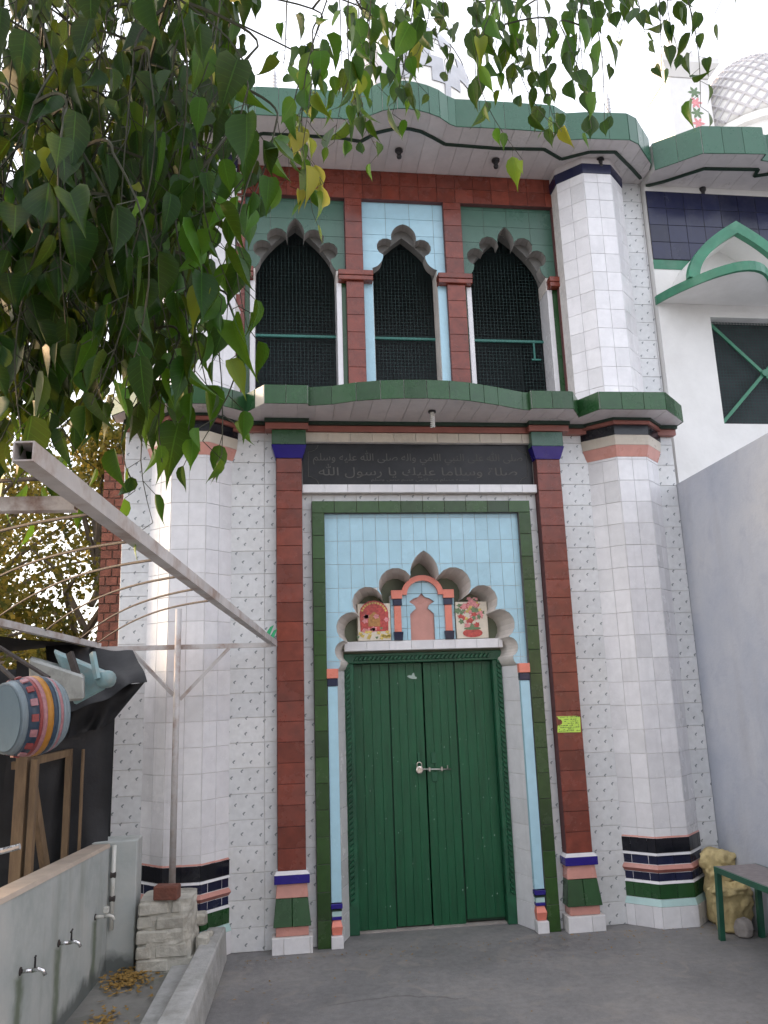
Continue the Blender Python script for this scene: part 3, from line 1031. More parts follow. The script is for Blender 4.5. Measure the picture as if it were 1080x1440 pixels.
for k in range(3):
    t0, t1 = PI * k / 3, PI * (k + 1) / 3
    ring = [(AX + .158 * math.cos(t0 + (t1 - t0) * i / 6), 2.30 + .145 * math.sin(t0 + (t1 - t0) * i / 6)) for i in range(7)]
    ring += [(AX + .118 * math.cos(t1 + (t0 - t1) * i / 6), 2.30 + .105 * math.sin(t1 + (t0 - t1) * i / 6)) for i in range(7)]
    P(MB().slab(ring, 5.846, 5.885), 'niche_arch', CORAL_T, ni)


def blob(mb, cx, cz, rx, rz, y, n=9, wob=0.0, rot=0.0):
    p = []
    for i in range(n):
        t = 2 * PI * i / n + rot
        k = 1 + wob * (1 if i % 2 else -1)
        p.append((cx + rx * k * math.cos(t), y, cz + rz * k * math.sin(t)))
    mb.add(p, [tuple(range(n))])


for s, lab in ((-1, 'picture tile of a red arch over a brown doorway with flowers'), (1, 'picture tile of pink flowers spilling from a red bowl')):
    x0, x1 = (0.565, 0.805) if s < 0 else (1.295, 1.535)
    pt = bx('picture_tile', PIC_W, x0, x1, 5.862, YB, 1.972, 2.242, bevel=0.002)
    pt['label'] = lab
    c = (x0 + x1) / 2
    y = 5.8605
    GX, GZ = (1.2, 1.2) if s < 0 else (1.3, 1.25)
    Rm, Pm, Om, Ym, Gm = MB(), MB(), MB(), MB(), MB()
    if s < 0:
        out = [(c + .085, 2.03), (c + .088, 2.14)] + [(c + .088 * math.cos(t), 2.14 + .078 * math.sin(t)) for t in (.4, .8, 1.2, 1.57, 1.95, 2.35, 2.75)] + [(c - .088, 2.14), (c - .085, 2.03)]
        Rm.slab(out, y - .0003, y)
        Om.slab([(c + .036, 2.06), (c + .036, 2.12), (c, 2.15), (c - .036, 2.12), (c - .036, 2.06)], y - .001, y - .0005)
        for i in range(12):
            t = .3 + 2.5 * i / 11
            blob(Ym, c + .076 * math.cos(t), 2.135 + .068 * math.sin(t), .007, .007, y - .0007, 7)
        for i in range(9):
            blob(Pm, c + random.uniform(-.095, .095), random.uniform(2.03, 2.10) if i < 6 else 2.12, .017, .014, y - .0012, 10, .2)
        for i in range(14):
            blob(Ym, c + random.choice((-1, 1)) * random.uniform(.02, .09), random.uniform(1.985, 2.03), .013, .010, y - .0014, 9, .25)
        for i in range(8):
            blob(Gm, c + random.uniform(-.1, .1), random.uniform(1.99, 2.05), .010, .008, y - .0011, 7, .3)
    else:
        for i in range(60):
            t = random.uniform(0, 2 * PI)
            rr = math.sqrt(random.random())
            blob(random.choice((Rm, Pm, Pm, Gm)), c + .085 * rr * math.cos(t), 2.125 + .085 * rr * math.sin(t), random.uniform(.010, .022), random.uniform(.009, .018), y - .0004 - i * 3e-5, 10, .25, t)
        for i in range(6):
            blob(Ym, c + random.uniform(-.05, .05), random.uniform(2.09, 2.2), .010, .009, y - .002, 8, .2)
        blob(Rm, c, 2.005, .058, .026, y - .0022, 14)
        blob(Gm, c, 2.032, .05, .009, y - .0024, 12)
    for mb_ in {id(q): q for q in (Rm, Pm, Om, Ym, Gm)}.values():
        mb_.v = [(c + (x_ - c) * GX, y_, 1.985 + (z_ - 1.985) * (GZ if z_ > 1.985 else 1)) for x_, y_, z_ in mb_.v]
    if s < 0:
        P(Om, 'picture_print', PIC_O, pt, recalc=False)['kind'] = 'stuff'
    for mb_, mt_ in ((Rm, PIC_R), (Pm, PIC_P), (Ym, PIC_Y), (Gm, PIC_G)):
        P(mb_, 'picture_print', mt_, pt, recalc=False)['kind'] = 'stuff'

# --- door
df = thing_frame = bx('door_frame', DOORF, 0.462, 0.532, 5.925, 6.02, 0, 1.812, bevel=0.004)
bx('frame_post', DOORF, 1.568, 1.638, 5.925, 6.02, 0, 1.812, df, bevel=0.004)
bx('frame_head', DOORF, 0.462, 1.638, 5.925, 6.02, 1.814, 1.884, df, bevel=0.004)
# carved rope moulding, one bead after another
rope_me = {}
for (xc, ang, sgn) in ((0.487, 0, 1), (1.613, 0, -1)):
    n = 46
    mb = MB()
    for i in range(n):
        z = 0.20 + i * (1.62 / n)
        mb.hexa([(xc - .017, 5.925, z - .012 * sgn), (xc + .017, 5.925, z + .012 * sgn), (xc + .017, 5.925, z + .026 + .012 * sgn), (xc - .017, 5.925, z + .026 - .012 * sgn)],
                [(xc - .012, 5.908, z + .005 - .009 * sgn), (xc + .012, 5.908, z + .005 + .009 * sgn), (xc + .012, 5.908, z + .021 + .009 * sgn), (xc - .012, 5.908, z + .021 - .009 * sgn)])
    r_ = P(mb, 'rope_carving', DOORF, df)
    r_['kind'] = 'stuff'
mb = MB()
for i in range(32):
    x = 0.54 + i * (1.02 / 32)
    mb.hexa([(x - .012, 5.925, 1.832), (x + .014, 5.925, 1.832), (x + .038, 5.925, 1.866), (x + .012, 5.925, 1.866)],
            [(x - .004, 5.908, 1.836), (x + .010, 5.908, 1.836), (x + .030, 5.908, 1.862), (x + .016, 5.908, 1.862)])
r_ = P(mb, 'rope_carving', DOORF, df)
r_['kind'] = 'stuff'
leaves_x = [(0.533, 0.793), (0.802, 1.044), (1.054, 1.284), (1.294, 1.567)]
for li, grp in enumerate(((0, 1), (2, 3))):
    xs0, xs1 = leaves_x[grp[0]][0], leaves_x[grp[1]][1]
    leaf = bx('door_leaf', mat('door backing paint', (0.006, 0.035, 0.017), 0.6, 0.2), xs0, xs1, 6.006, 6.03, 0.02, 1.812)
    for gi in grp:
        a, b = leaves_x[gi]
        nb = 4
        for k in range(nb):
            w = (b - a) / nb
            dz = (0.0, 0.008, -0.004, 0.006)[gi] + (0.02 if gi == 3 else 0)
            yy = 5.990 + (0.003 if gi in (1, 2) else 0.0) + random.uniform(-.0008, .0008)
            bx('door_board', DOORG, a + w * k + .0005, a + w * (k + 1) - .0005, yy, 6.006, 0.012 + dz, 1.81, leaf, bevel=0.0015)
    if li == 1:
        # bolt bar, hasp plates
        MB().tube([(0.985, 5.972, 1.055), (1.225, 5.972, 1.046)], 0.006, 8).build('bolt', STEEL, leaf, smooth=True)
        MB().tube([(1.20, 5.972, 1.047), (1.20, 5.972, 1.075)], 0.005, 6).build('bolt_knob', STEEL, leaf)
        bx('hasp_plate', DOORF, 1.085, 1.125, 5.984, 5.9905, 0.965, 1.03, leaf, bevel=0.002)
        bx('hasp_plate', DOORF, 1.085, 1.12, 5.982, 5.9905, 1.09, 1.17, leaf, bevel=0.002)
        for xx in (1.06, 1.15):
            bx('bolt_bracket', STEEL, xx, xx + .014, 5.966, 5.9905, 1.036, 1.066, leaf, bevel=0.002)
    else:
        bx('hasp_plate', DOORF, 0.985, 1.005, 5.984, 5.993, 1.10, 1.17, leaf, bevel=0.002)
        chip = MB()
        chip.slab([(0.93, 1.715), (0.95, 1.722), (0.965, 1.718), (0.975, 1.735), (0.985, 1.738), (0.99, 1.712), (1.005, 1.705), (1.0, 1.692), (0.97, 1.694), (0.95, 1.700)], 5.9885, 5.9893)
        for i in range(60):
            x = random.uniform(0.55, 1.55)
            z = random.uniform(0.1, 1.72)
            blob(chip, x, z, random.uniform(.0015, .004), random.uniform(.002, .006), 5.9888, 5, .3)
        P(chip, 'paint_chip', CHIP, leaf, recalc=False)['kind'] = 'stuff'
bx('threshold', STONE, 0.47, 1.63, 5.96, 6.05, 0.0, 0.010)

# --- corner towers of the lower storey
def tower(cx, cy, apo, z0, z1, mirror):
    t = P(MB().prism(octagon(cx, cy, apo), z0, z1), 'corner_tower', GROUT_W)
    o = octagon(cx, cy, apo)
    # faces on the front half: (4,5) left diagonal, (5,6) front, (6,7) right diagonal, (3,4) left, (7,0) right
    for (i, j) in ((3, 4), (4, 5), (5, 6), (6, 7), (7, 0)):
        a, b = o[i], o[j]
        if i in (3, 7):
            # only the strip in front of the wall
            continue
        L = math.hypot(b[0] - a[0], b[1] - a[1])
        tiles_rect(t, 'white_tile', WHITE_T, a, b, z0, z1, L / 2, TH, gap=0.002, xoff=0.0, zoff=0.03, tilt=0.6)
    return t


CT = {}
for s, cx in ((-1, -0.625), (1, 2.66)):
    cy = 5.868
    tw_ = tower(cx, cy, 0.283, 0.0, 3.30, s)
    CT[s] = tw_
    for z0, z1, a0, a1, mt_, nm in ((0, .135, .308, .308, WHITE_T, 'base_block'), (.137, .18, .307, .294, MINT_T, 'band'), (.182, .275, .296, .293, GREEN_T, 'band'),
                                    (.277, .290, .299, .292, WHITE_T, 'band'), (.292, .345, .290, .290, NAVY_T, 'band'), (.347, .368, .291, .304, TRIM_T, 'band'), (.369, .395, .304, .292, PINK_T, 'band'),
                                    (.397, .455, .290, .290, NAVY_T, 'band'), (.457, .470, .299, .292, WHITE_T, 'band'), (.472, .566, .294, .294, BLACK_T, 'band'), (.568, .580, .294, .288, PINK_T, 'band')):
        if a0 == a1 or mt_ is GREEN_T:
            P(MB().prism(octagon(cx, cy, min(a0, a1) - .005), z0, z1), nm, GROUT if mt_ is WHITE_T else mt_, tw_)
            oc = octagon(cx, cy, a0 - .005)
            for ia in (4, 5, 6):
                ln_ = math.hypot(oc[ia + 1][0] - oc[ia][0], oc[ia + 1][1] - oc[ia][1])
                tiles_rect(tw_, 'band_tile', mt_, oc[ia], oc[ia + 1], z0, z1, ln_ / 2, z1 - z0 + .001, gap=.0018, t=.005, xoff=ln_ / 4 if ia != 5 else 0, tilt=.3)
        else:
            P(MB().prism(octagon(cx, cy, a0), z0, z1, octagon(cx, cy, a1)), nm, mt_, tw_)
    for z0, z1, a0, a1, mt_ in ((3.29, 3.375, .292, .318, PINK_T), (3.377, 3.452, .318, .326, CREAM_T), (3.454, 3.53, .326, .326, BLACK_T), (3.532, 3.56, .345, .345, TRIM_T), (3.562, 3.579, .36, .36, STRIP_G)):
        P(MB().prism(octagon(cx, cy, a0), z0, z1, octagon(cx, cy, a1)), 'capital_band', mt_, tw_)


# --- canopies: soffit, fascia tiles, green strip
def canopy(contour, back, z0, z1, mt_f, tw, strip=None, soff=0.13, skip=()):
    poly = contour + [(contour[-1][0], back), (contour[0][0], back)]
    poly = poly if area(poly) > 0 else poly[::-1]
    c = P(MB().prism(poly, z0 + .006, z1), 'canopy', GROUT_W)
    for k, (a, b) in enumerate(zip(contour, contour[1:])):
        L = math.hypot(b[0] - a[0], b[1] - a[1])
        if L < 0.012:
            continue
        n = max(1, round(L / tw))
        if k in skip:
            continue
        tiles_rect(c, 'fascia_tile', mt_f, a, b, z0 - .004, z1, L / n, z1 - z0 + .004, t=0.008, tilt=0.8)
    tiles_poly(c, 'soffit_tile', SOFF_T, poly, lambda x, y: (x, y, z0 + .006), (0, 0, -1), soff, 0.9, t=0.006)
    if strip:
        mb = MB()
        for a, b in zip(strip, strip[1:]):
            mb.bar((a[0], a[1], z0 - .006), (b[0], b[1], z0 - .006), 0.026, 0.014)
        P(mb, 'soffit_strip', STRIP_G, c)
    return c


MIDC = [(-1.17, 5.74), (-1.17, 5.60), (-0.90, 5.33), (-0.43, 5.33), (-0.225, 5.49), (-0.10, 5.305), (0.20, 5.305), (0.206, 5.345), (0.37, 5.312), (0.535, 5.237), (0.70, 5.196), (0.86, 5.176),
        (1.02, 5.17), (1.18, 5.178), (1.33, 5.205), (1.555, 5.285), (1.763, 5.372), (1.82, 5.380), (1.824, 5.340), (2.135, 5.340), (2.245, 5.523), (2.339, 5.338), (2.847, 5.328), (3.116, 5.60), (3.116, 5.74)]
mid = canopy(MIDC, YW + .002, 3.58, 3.715, GREEN_T, 0.155, skip=(4,))
# a fallen tile shows the cream bedding
a, b = MIDC[4], MIDC[5]
tiles_rect(mid, 'fascia_tile', GREEN_T, a, ((a[0] + b[0]) / 2, (a[1] + b[1]) / 2), 3.576, 3.715, .13, .139, t=.008)
tiles_rect(mid, 'tile_bedding', CREAM_T, ((a[0] + b[0]) / 2, (a[1] + b[1]) / 2), b, 3.576, 3.715, .14, .139, t=.003)

UPC = [(-1.20, 5.80), (-1.10, 5.72), (-0.87, 5.48), (-0.80, 5.44), (-0.45, 5.45), (-0.30, 5.48), (-0.17, 5.40), (0.55, 5.39), (0.64, 5.375), (0.73, 5.32), (0.80, 5.272), (0.91, 5.242), (1.00, 5.238), (1.08, 5.25), (1.16, 5.272), (1.25, 5.31), (1.33, 5.37), (1.40, 5.40),
       (1.80, 5.395), (2.217, 5.40), (2.352, 5.48), (2.522, 5.45), (2.858, 5.438), (2.952, 5.483), (3.175, 5.72), (3.20, 5.80)]
STRIP = [(-1.05, 5.83), (-0.75, 5.59), (-0.50, 5.60), (-0.30, 5.71), (-0.12, 5.60), (0.495, 5.60), (0.664, 5.63), (0.783, 5.515), (0.94, 5.447), (1.04, 5.45), (1.132, 5.472), (1.25, 5.54), (1.355, 5.607), (1.80, 5.622), (2.187, 5.60), (2.373, 5.712), (2.581, 5.603), (2.798, 5.585), (3.039, 5.79), (3.17, 5.91)]
top = canopy(UPC, 6.02, 5.95, 6.20, TEAL_T, 0.20, STRIP, 0.14)
bx('roof_slab', GROUT, -1.1, 3.2, 6.021, 7.4, 5.96, 6.18)

# --- upper storey
ul = bx('wall', GROUT_W, XL, -0.30, YU, 7.4, 3.60, 5.955)
ur = bx('wall', GROUT_W, 2.42, 3.20, YU, 7.4, 3.60, 5.955)
tiles_rect(ur, 'speckled_tile', SPECK, (2.93, YU), (3.20, YU), 3.62, 5.95, TW, TH)
tiles_rect(ul, 'speckled_tile', SPECK, (XL, YU), (-0.88, YU), 3.62, 5.95, TW, TH)
bx('floor_slab', GROUT, -0.30, 2.42, YU, 7.4, 3.60, 3.70)
bx('room_wall', ROOM_SHADE, -0.298, 2.418, 7.2, 7.4, 3.70, 5.955)
bx('room_wall', ROOM_SHADE, -0.299, -0.28, 6.31, 7.198, 3.702, 5.95)
bx('room_wall', ROOM_SHADE, 2.40, 2.419, 6.31, 7.198, 3.702, 5.95)
bx('room_ceiling', ROOM_SHADE, -0.279, 2.399, 6.31, 7.198, 5.93, 5.95)
bx('room_floor', ROOM_SHADE, -0.279, 2.399, 6.31, 7.198, 3.702, 3.72)
for s, cx in ((-1, -0.625), (1, 2.66)):
    cy = 5.975
    t = tower(cx, cy, 0.29, 3.60, 5.80, s)
    P(MB().prism(octagon(cx, cy, .30), 5.80, 5.885, octagon(cx, cy, .305)), 'capital_band', NAVY_T, t)
    P(MB().prism(octagon(cx, cy, .295), 5.886, 5.954), 'capital_band', SOFF_T, t)
# maroon frame
beam = bx('frame_beam', GROUT_R, -0.36, 2.45, YU + .006, 6.30, 5.68, 5.955)
tiles_rect(beam, 'maroon_tile', RED_T, (-0.36, YU + .006), (2.45, YU + .006), 5.68, 5.95, 0.16, 0.135, xoff=0.05)
PX = [(-0.40, -0.268), (0.555, 0.70), (1.40, 1.554), (2.366, 2.46)]
CAPX = [(-0.40, -0.20), (0.492, 0.775), (1.325, 1.612), (2.285, 2.46)]
for (a, b), (ca, cb) in zip(PX, CAPX):
    pl = bx('frame_pilaster', GROUT_R, a, b, YU + .006, 6.30, 3.70, 5.679)
    tiles_rect(pl, 'maroon_tile', RED_T, (a, YU + .006), (b, YU + .006), 3.70, 4.912, b - a, 0.152)
    tiles_rect(pl, 'maroon_tile', RED_T, (a, YU + .006), (b, YU + .006), 5.004, 5.679, b - a, 0.152)
    bx('pilaster_cap', RED_T, ca, cb, 5.975, 6.07, 4.914, 4.952, pl, bevel=0.003)
    bx('pilaster_cap', RED_T, ca - .002, cb + .002, 5.972, 6.07, 4.957, 5.002, pl, bevel=0.003)
GA = profile([((0, 5.50), (.05, 5.445), (.066, 5.31)), ((.066, 5.31), (.185, 5.395), (.203, 5.247)), ((.203, 5.247), (.328, 5.262), (.29, 5.13)), ((.29, 5.13), (.30, 5.08), (.335, 5.03))], 7)
BA = profile([((0, 5.485), (.085, 5.43), (.105, 5.33)), ((.105, 5.33), (.193, 5.335), (.178, 5.19)), ((.178, 5.19), (.20, 5.12), (.275, 5.065))], 7)
YP = 6.05
bays = [(-0.268, 0.555, 0.145, GA, SAGE_T, .335), (0.70, 1.40, 1.055, BA, BLUE_T, .275), (1.554, 2.366, 1.945, GA, SAGE_T, .335)]
for bi, (xa, xb, xc, prof, tm, hwid) in enumerate(bays):
    pr = [(xc + u, z) for u, z in prof]
    pz = prof[0][1]
    poly = [(xa, pz)] + pr + [(xb, pz), (xb, 5.68), (xa, 5.68)]
    poly = poly if area(poly) > 0 else poly[::-1]
    ap_ = P(MB().slab(poly, YP + .005, 6.16), 'arch_panel', INTRA)
    hs_ = hwid - .004
    pa = 5.485 if bi != 1 else 5.42
    half = [(hs_ * (1 - t ** 1.75), pz + (pa - pz) * t) for t in [k / 12 for k in range(13)]]
    inner = [(xc - u, z) for u, z in half] + [(xc + u, z) for u, z in reversed(half[:-1])]
    plate = [(xa, pz)] + inner + [(xb, pz), (xb, 5.68), (xa, 5.68)]
    P(MB().slab(plate if area(plate) > 0 else plate[::-1], 6.161, 6.25), 'inner_arch', mat('dark grey plaster', (0.20, 0.195, 0.185), 0.85, 0.15, 8), ap_)
    tiles_poly(ap_, 'blue_tile' if bi == 1 else 'sage_tile', tm, poly, lambda x, z: (x, YP + .005, z), (0, -1, 0), 0.205, 0.155, t=0.005)
    for s in (-1, 1):
        e = xc + s * hwid
        o_ = xa if s < 0 else xb
        w = 0.042 if bi != 1 else 0.0
        x0, x1 = min(e, o_), max(e, o_)
        if bi == 1:
            bx('strip', BLUE_T, x0, x1, YP - .003, 6.25, 3.70, pz, ap_)
            bx('jamb_lining', INTRA_L, e - .004, e + .004, YP + .01, 6.24, 3.70, pz - .002, ap_)
        else:
            j0, j1 = (e - .038, e + .004) if s < 0 else (e - .004, e + .038)
            bx('jamb_lining', WHITE_T, j0, j1, YP - .012, 6.25, 3.70, 4.91, ap_, bevel=0.003)
            bx('jamb_lining', INTRA_L, j0, j1, YP + .006, 6.25, 4.912, pz, ap_)
            k0, k1 = (x0, j0 - .001) if s < 0 else (j1 + .001, x1)
            bx('strip', GREEN_T, k0, k1, YP, 6.25, 3.70, pz, ap_)
    # wire mesh and bar
    gr = MB()
    yy = 6.262
    r_ = 0.0011
    step = 0.031
    x = xc - hwid - .03
    while x < xc + hwid + .03:
        gr.add([(x - r_, yy, 3.70), (x + r_, yy, 3.70), (x + r_, yy, 5.52), (x - r_, yy, 5.52), (x, yy + .0025, 3.70), (x, yy + .0025, 5.52)], [(0, 1, 2, 3), (1, 4, 5, 2), (4, 0, 3, 5)])
        x += step
    z = 3.72
    while z < 5.52:
        gr.add([(xc - hwid - .03, yy - .002, z - r_), (xc + hwid + .03, yy - .002, z - r_), (xc + hwid + .03, yy - .002, z + r_), (xc - hwid - .03, yy - .002, z + r_), (xc - hwid - .03, yy, z), (xc + hwid + .03, yy, z)],
               [(0, 1, 2, 3), (3, 2, 5, 4), (4, 5, 1, 0)])
        z += step
    w_ = P(gr, 'wire_mesh', WIRE, recalc=False)
    w_['kind'] = 'stuff'
    bx('window_bar', TEALBAR, xc - hwid + .002, xc + hwid - .002, 6.225, 6.245, 4.508, 4.528)
    if bi == 2:
        bx('window_bar', TEALBAR, xc + hwid - .10, xc + hwid - .085, 6.228, 6.243, 4.36, 4.506)
        bx('window_bar', TEALBAR, xc + hwid - .12, xc + hwid - .04, 6.226, 6.242, 4.345, 4.359)

# ================================================================== DOMES, KIOSK, FINIALS ON THE ROOFS
dm = thing('striped_dome', 'pale dome with grey chevron bands rising behind the gatehouse parapet', 'dome', (1.55, 8.3, 6.0))
cx, cy = 1.55, 8.3
bx('roof_base', GROUT_W, cx - 2.6, cx + 2.6, 7.42, 10.5, 0, 6.3, dm)
MB().lathe([(0.80, 6.3), (0.80, 7.9), (0.86, 7.92), (0.86, 8.02), (0.78, 8.05)], (cx, cy, 0), 32).build('drum', DOMEW, dm)
nseg, nrow = 32, 12
prof = []
for i in range(nrow + 1):
    t = i / nrow
    prof.append((0.80 * math.cos(t * PI / 2 * .97) ** 0.75 * (1 + .06 * math.sin(t * PI)), 8.05 + 1.35 * math.sin(t * PI / 2)))
for bnd in range(0, 9):
    mb = MB()
    c_ = bnd % 2
    for i in range(nrow):
        for k in range(nseg * 2):
            zig = (k % 8 if k % 8 < 4 else 8 - k % 8) * .5
            if int(math.floor((i + zig) / 2)) != bnd:
                continue
            q = []
            for (ii, kk) in ((i, k), (i, k + 1), (i + 1, k + 1), (i + 1, k)):
                r, z = prof[ii]
                a = 2 * PI * kk / (nseg * 2)
                r += 0.012 * c_
                q.append((cx + r * math.cos(a), cy + r * math.sin(a), z))
            mb.add(q, [(0, 1, 2, 3)])
    if mb.v:
        mb.build('chevron_band', (DOMEW, DOMEG)[c_], dm, recalc=False)
MB().lathe([(0.785, 8.0), (0.76, 8.5), (0.62, 8.95), (0.36, 9.28), (0.05, 9.38)], (cx, cy, 0), 32).build('dome_shell', DOMEW, dm, smooth=True)
MB().lathe([(0.06, 9.36), (0.09, 9.45), (0.03, 9.52), (0.06, 9.6), (0.01, 9.9)], (cx, cy, 0), 10).build('finial', DOMEG, dm)

ld = thing('lattice_dome', 'white onion dome covered in a raised grey diamond lattice behind the right parapet', 'dome', (6.25, 8.5, 6.2))
cx, cy = 6.25, 8.5
prof = []
for i in range(15):
    t = i / 14
    prof.append((0.74 * math.cos(t * PI / 2 * .96) ** 0.8, 8.45 + 1.12 * math.sin(t * PI / 2)))
MB().lathe([(0.70, 0.0), (0.70, 8.3), (0.76, 8.32), (0.76, 8.42), (0.70, 8.45)], (cx, cy, 0), 24).build('drum', DOMEW, ld)
MB().lathe(prof, (cx, cy, 0), 36).build('dome_shell', DOMEW, ld, smooth=True)
mb = MB()
for k in range(26):
    for sg in (-1, 1):
        ps = []
        for i in range(15):
            r, z = prof[i]
            a = 2 * PI * k / 26 + sg * i * 0.155
            ps.append((cx + (r + .006) * math.cos(a), cy + (r + .006) * math.sin(a), z + .004))
        mb.tube(ps, 0.018, 4, cap=False)
mb.build('lattice', LATT, ld)

ks = thing('roof_kiosk', 'small white turret with cornice and painted green and red flowers beside the lattice dome', 'turret', (5.15, 8.4, 0))
cx, cy = 5.15, 8.4
bx('shaft', WHITEWASH, cx - .27, cx + .27, cy - .27, cy + .27, 0, 9.05, ks)
MB().hexa([(cx - .28, cy - .28, 9.06), (cx + .28, cy - .28, 9.06), (cx + .28, cy + .28, 9.06), (cx - .28, cy + .28, 9.06)],
          [(cx - .38, cy - .38, 9.20), (cx + .38, cy - .38, 9.20), (cx + .38, cy + .38, 9.20), (cx - .38, cy + .38, 9.20)]).build('cornice', WHITEWASH, ks)
bx('cornice', WHITEWASH, cx - .38, cx + .38, cy - .38, cy + .38, 9.202, 9.28, ks)
MB().lathe([(0.2, 9.28), (0.2, 9.4), (0.26, 9.5), (0.2, 9.66), (0.06, 9.76), (0.09, 9.83), (0.02, 9.95), (.008, 10.2)], (cx, cy, 0), 14).build('finial', WHITEWASH, ks, smooth=True)
for z, mt_ in ((8.85, PIC_G), (8.70, PIC_P), (8.55, PIC_G), (8.40, PIC_P)):
    star = []
    for i in range(24):
        t = i * PI / 12
        rr = .062 + .028 * math.cos(6 * t)
        star.append((cx + .06 + rr * math.cos(t), z + rr * math.sin(t)))
    MB().slab(star, cy - .274, cy - .269).build('painted_flower', mt_, ks)

for i, (x, y, lab) in enumerate(((-0.02, 5.6, 'twisted dark iron spike on the parapet behind the hanging leaves'), (0.50, 5.6, 'twisted grey spike on the parapet left of the striped dome'), (2.80, 5.62, 'small twisted spike standing on the parapet over the right tower'))):
    mb = MB()
    prof = [(0.016, 0), (0.016, 0.02)]
    for k in range(9):
        prof += [(0.020, .04 + k * .03), (0.012, .055 + k * .03)]
    prof += [(0.002, .36)]
    mb.lathe(prof, (x, y, 6.20), 8)
    tag(mb.build('parapet_spike', DOMEG), lab, 'finial', 'spikes on the parapet')

# ================================================================== NEIGHBOUR BUILDING (right)
nb = thing('neighbour_building', 'white washed building at right with green hooded window and dark blue tile band', 'building', (4.9, 6.0, 0))
YN = 5.93
wall_poly = []
w0, w1, wz0, wz1 = 3.665, 4.60, 3.685, 4.645
for q in ((3.205, w0, 0, 6.0), (w1, 8.5, 0, 6.0)):
    bx('wall', WHITEWASH, q[0], q[1], YN, 7.4, q[2], q[3], nb)
bx('wall', WHITEWASH, w0, w1, YN, 7.4, 0, wz0, nb)
bx('wall', WHITEWASH, w0, w1, YN, 7.4, wz1, 6.0, nb)
bx('window_shade_panel', ROOM_SHADE, w0 + .001, w1 - .001, 6.06, 6.08, wz0 + .001, wz1 - .001, nb)  # dark sheet standing in for the shade inside the window
gm = MB()
x = w0
while x < w1:
    gm.box(x - .0015, x + .0015, 6.02, 6.023, wz0, wz1)
    x += .028
z = wz0
while z < wz1:
    gm.box(w0, w1, 6.017, 6.02, z - .0015, z + .0015)
    z += .028
q_ = gm.build('wire_mesh', WIRE, nb, recalc=False)
q_['kind'] = 'stuff'
for a, b in (((w0, wz0), (w1, wz1)), ((w0, wz1), (w1, wz0))):
    MB().bar((a[0], 6.0, a[1]), (b[0], 6.004 if a[1] > b[1] else 6.0, b[1]), 0.012, 0.028).build('window_brace', GREENP, nb)
MB().lathe([(0.03, 0), (0.03, .03)], ((w0 + w1) / 2, 5.975, (wz0 + wz1) / 2), 12, (0, 1, 0)).build('brace_boss', GREENP, nb)
nb_band = bx('tile_band', GROUT_D, 3.207, 8.5, YN - .008, YN, 5.17, 5.83, nb)
tiles_rect(nb_band, 'navy_tile', NAVY_T, (3.207, YN - .008), (5.3, YN - .008), 5.17, 5.83, 0.17, 0.165)
bx('paint_strip', GREENP, 3.207, 8.5, YN - .005, YN, 5.08, 5.168, nb)
# parapet canopy of the neighbour
NC = [(3.206, 5.72), (3.515, 5.473), (4.05, 5.44), (4.055, 5.52), (4.14, 5.53), (4.40, 5.40), (5.6, 5.40)]
poly = NC + [(5.6, 6.0), (3.206, 6.0)]
cn = MB().prism(poly if area(poly) > 0 else poly[::-1], 5.90, 6.15).build('canopy', GROUT_W, nb)
for a, b in zip(NC, NC[1:]):
    L = math.hypot(b[0] - a[0], b[1] - a[1])
    if L > .05:
        tiles_rect(cn, 'fascia_tile', TEAL_T, a, b, 5.888, 6.15, L / max(1, round(L / .2)), 0.262, t=.008)
tiles_poly(cn, 'soffit_tile', SOFF_T, poly if area(poly) > 0 else poly[::-1], lambda x, y: (x, y, 5.90), (0, 0, -1), .2, .9)
mb = MB()
st = [(3.22, 5.93), (3.344, 5.864), (3.62, 5.657), (4.10, 5.63), (4.12, 5.72), (4.4, 5.62), (5.4, 5.6)]
for a, b in zip(st, st[1:]):
    mb.bar((a[0], a[1], 5.885), (b[0], b[1], 5.885), .028, .014)
mb.build('soffit_strip', STRIP_G, cn)
# hood: bowed slab with a green edge, pointed arch above it
HX = 4.05
AXH = 3.80
hood = []
for i in range(17):
    t = i / 16
    hood.append((3.19 + (HX - 3.19) * t, YN - 0.004 - 0.60 * math.sin(t * PI * .86) ** 0.85))
full = hood + [(2 * HX - x, y) for x, y in reversed(hood[:-1])]
pl = full + [(2 * HX - 3.19, YN - .001), (3.19, YN - .001)]
n = len(pl)
pl = pl if area(pl) > 0 else pl[::-1]
def hz(x, y):
    return 4.80 + 0.0 * x
hd = MB().prism(pl, 4.76, 4.805).build('window_hood', WHITEWASH, nb)
mb = MB()
for a, b in zip(full, full[1:]):
    mb.hexa([(a[0], a[1] - .012, 4.745), (b[0], b[1] - .012, 4.745), (b[0], b[1] + .02, 4.745), (a[0], a[1] + .02, 4.745)],
            [(a[0], a[1] - .012, 4.822), (b[0], b[1] - .012, 4.822), (b[0], b[1] + .02, 4.822), (a[0], a[1] + .02, 4.822)])
mb.build('hood_edge', GREENP, hd)
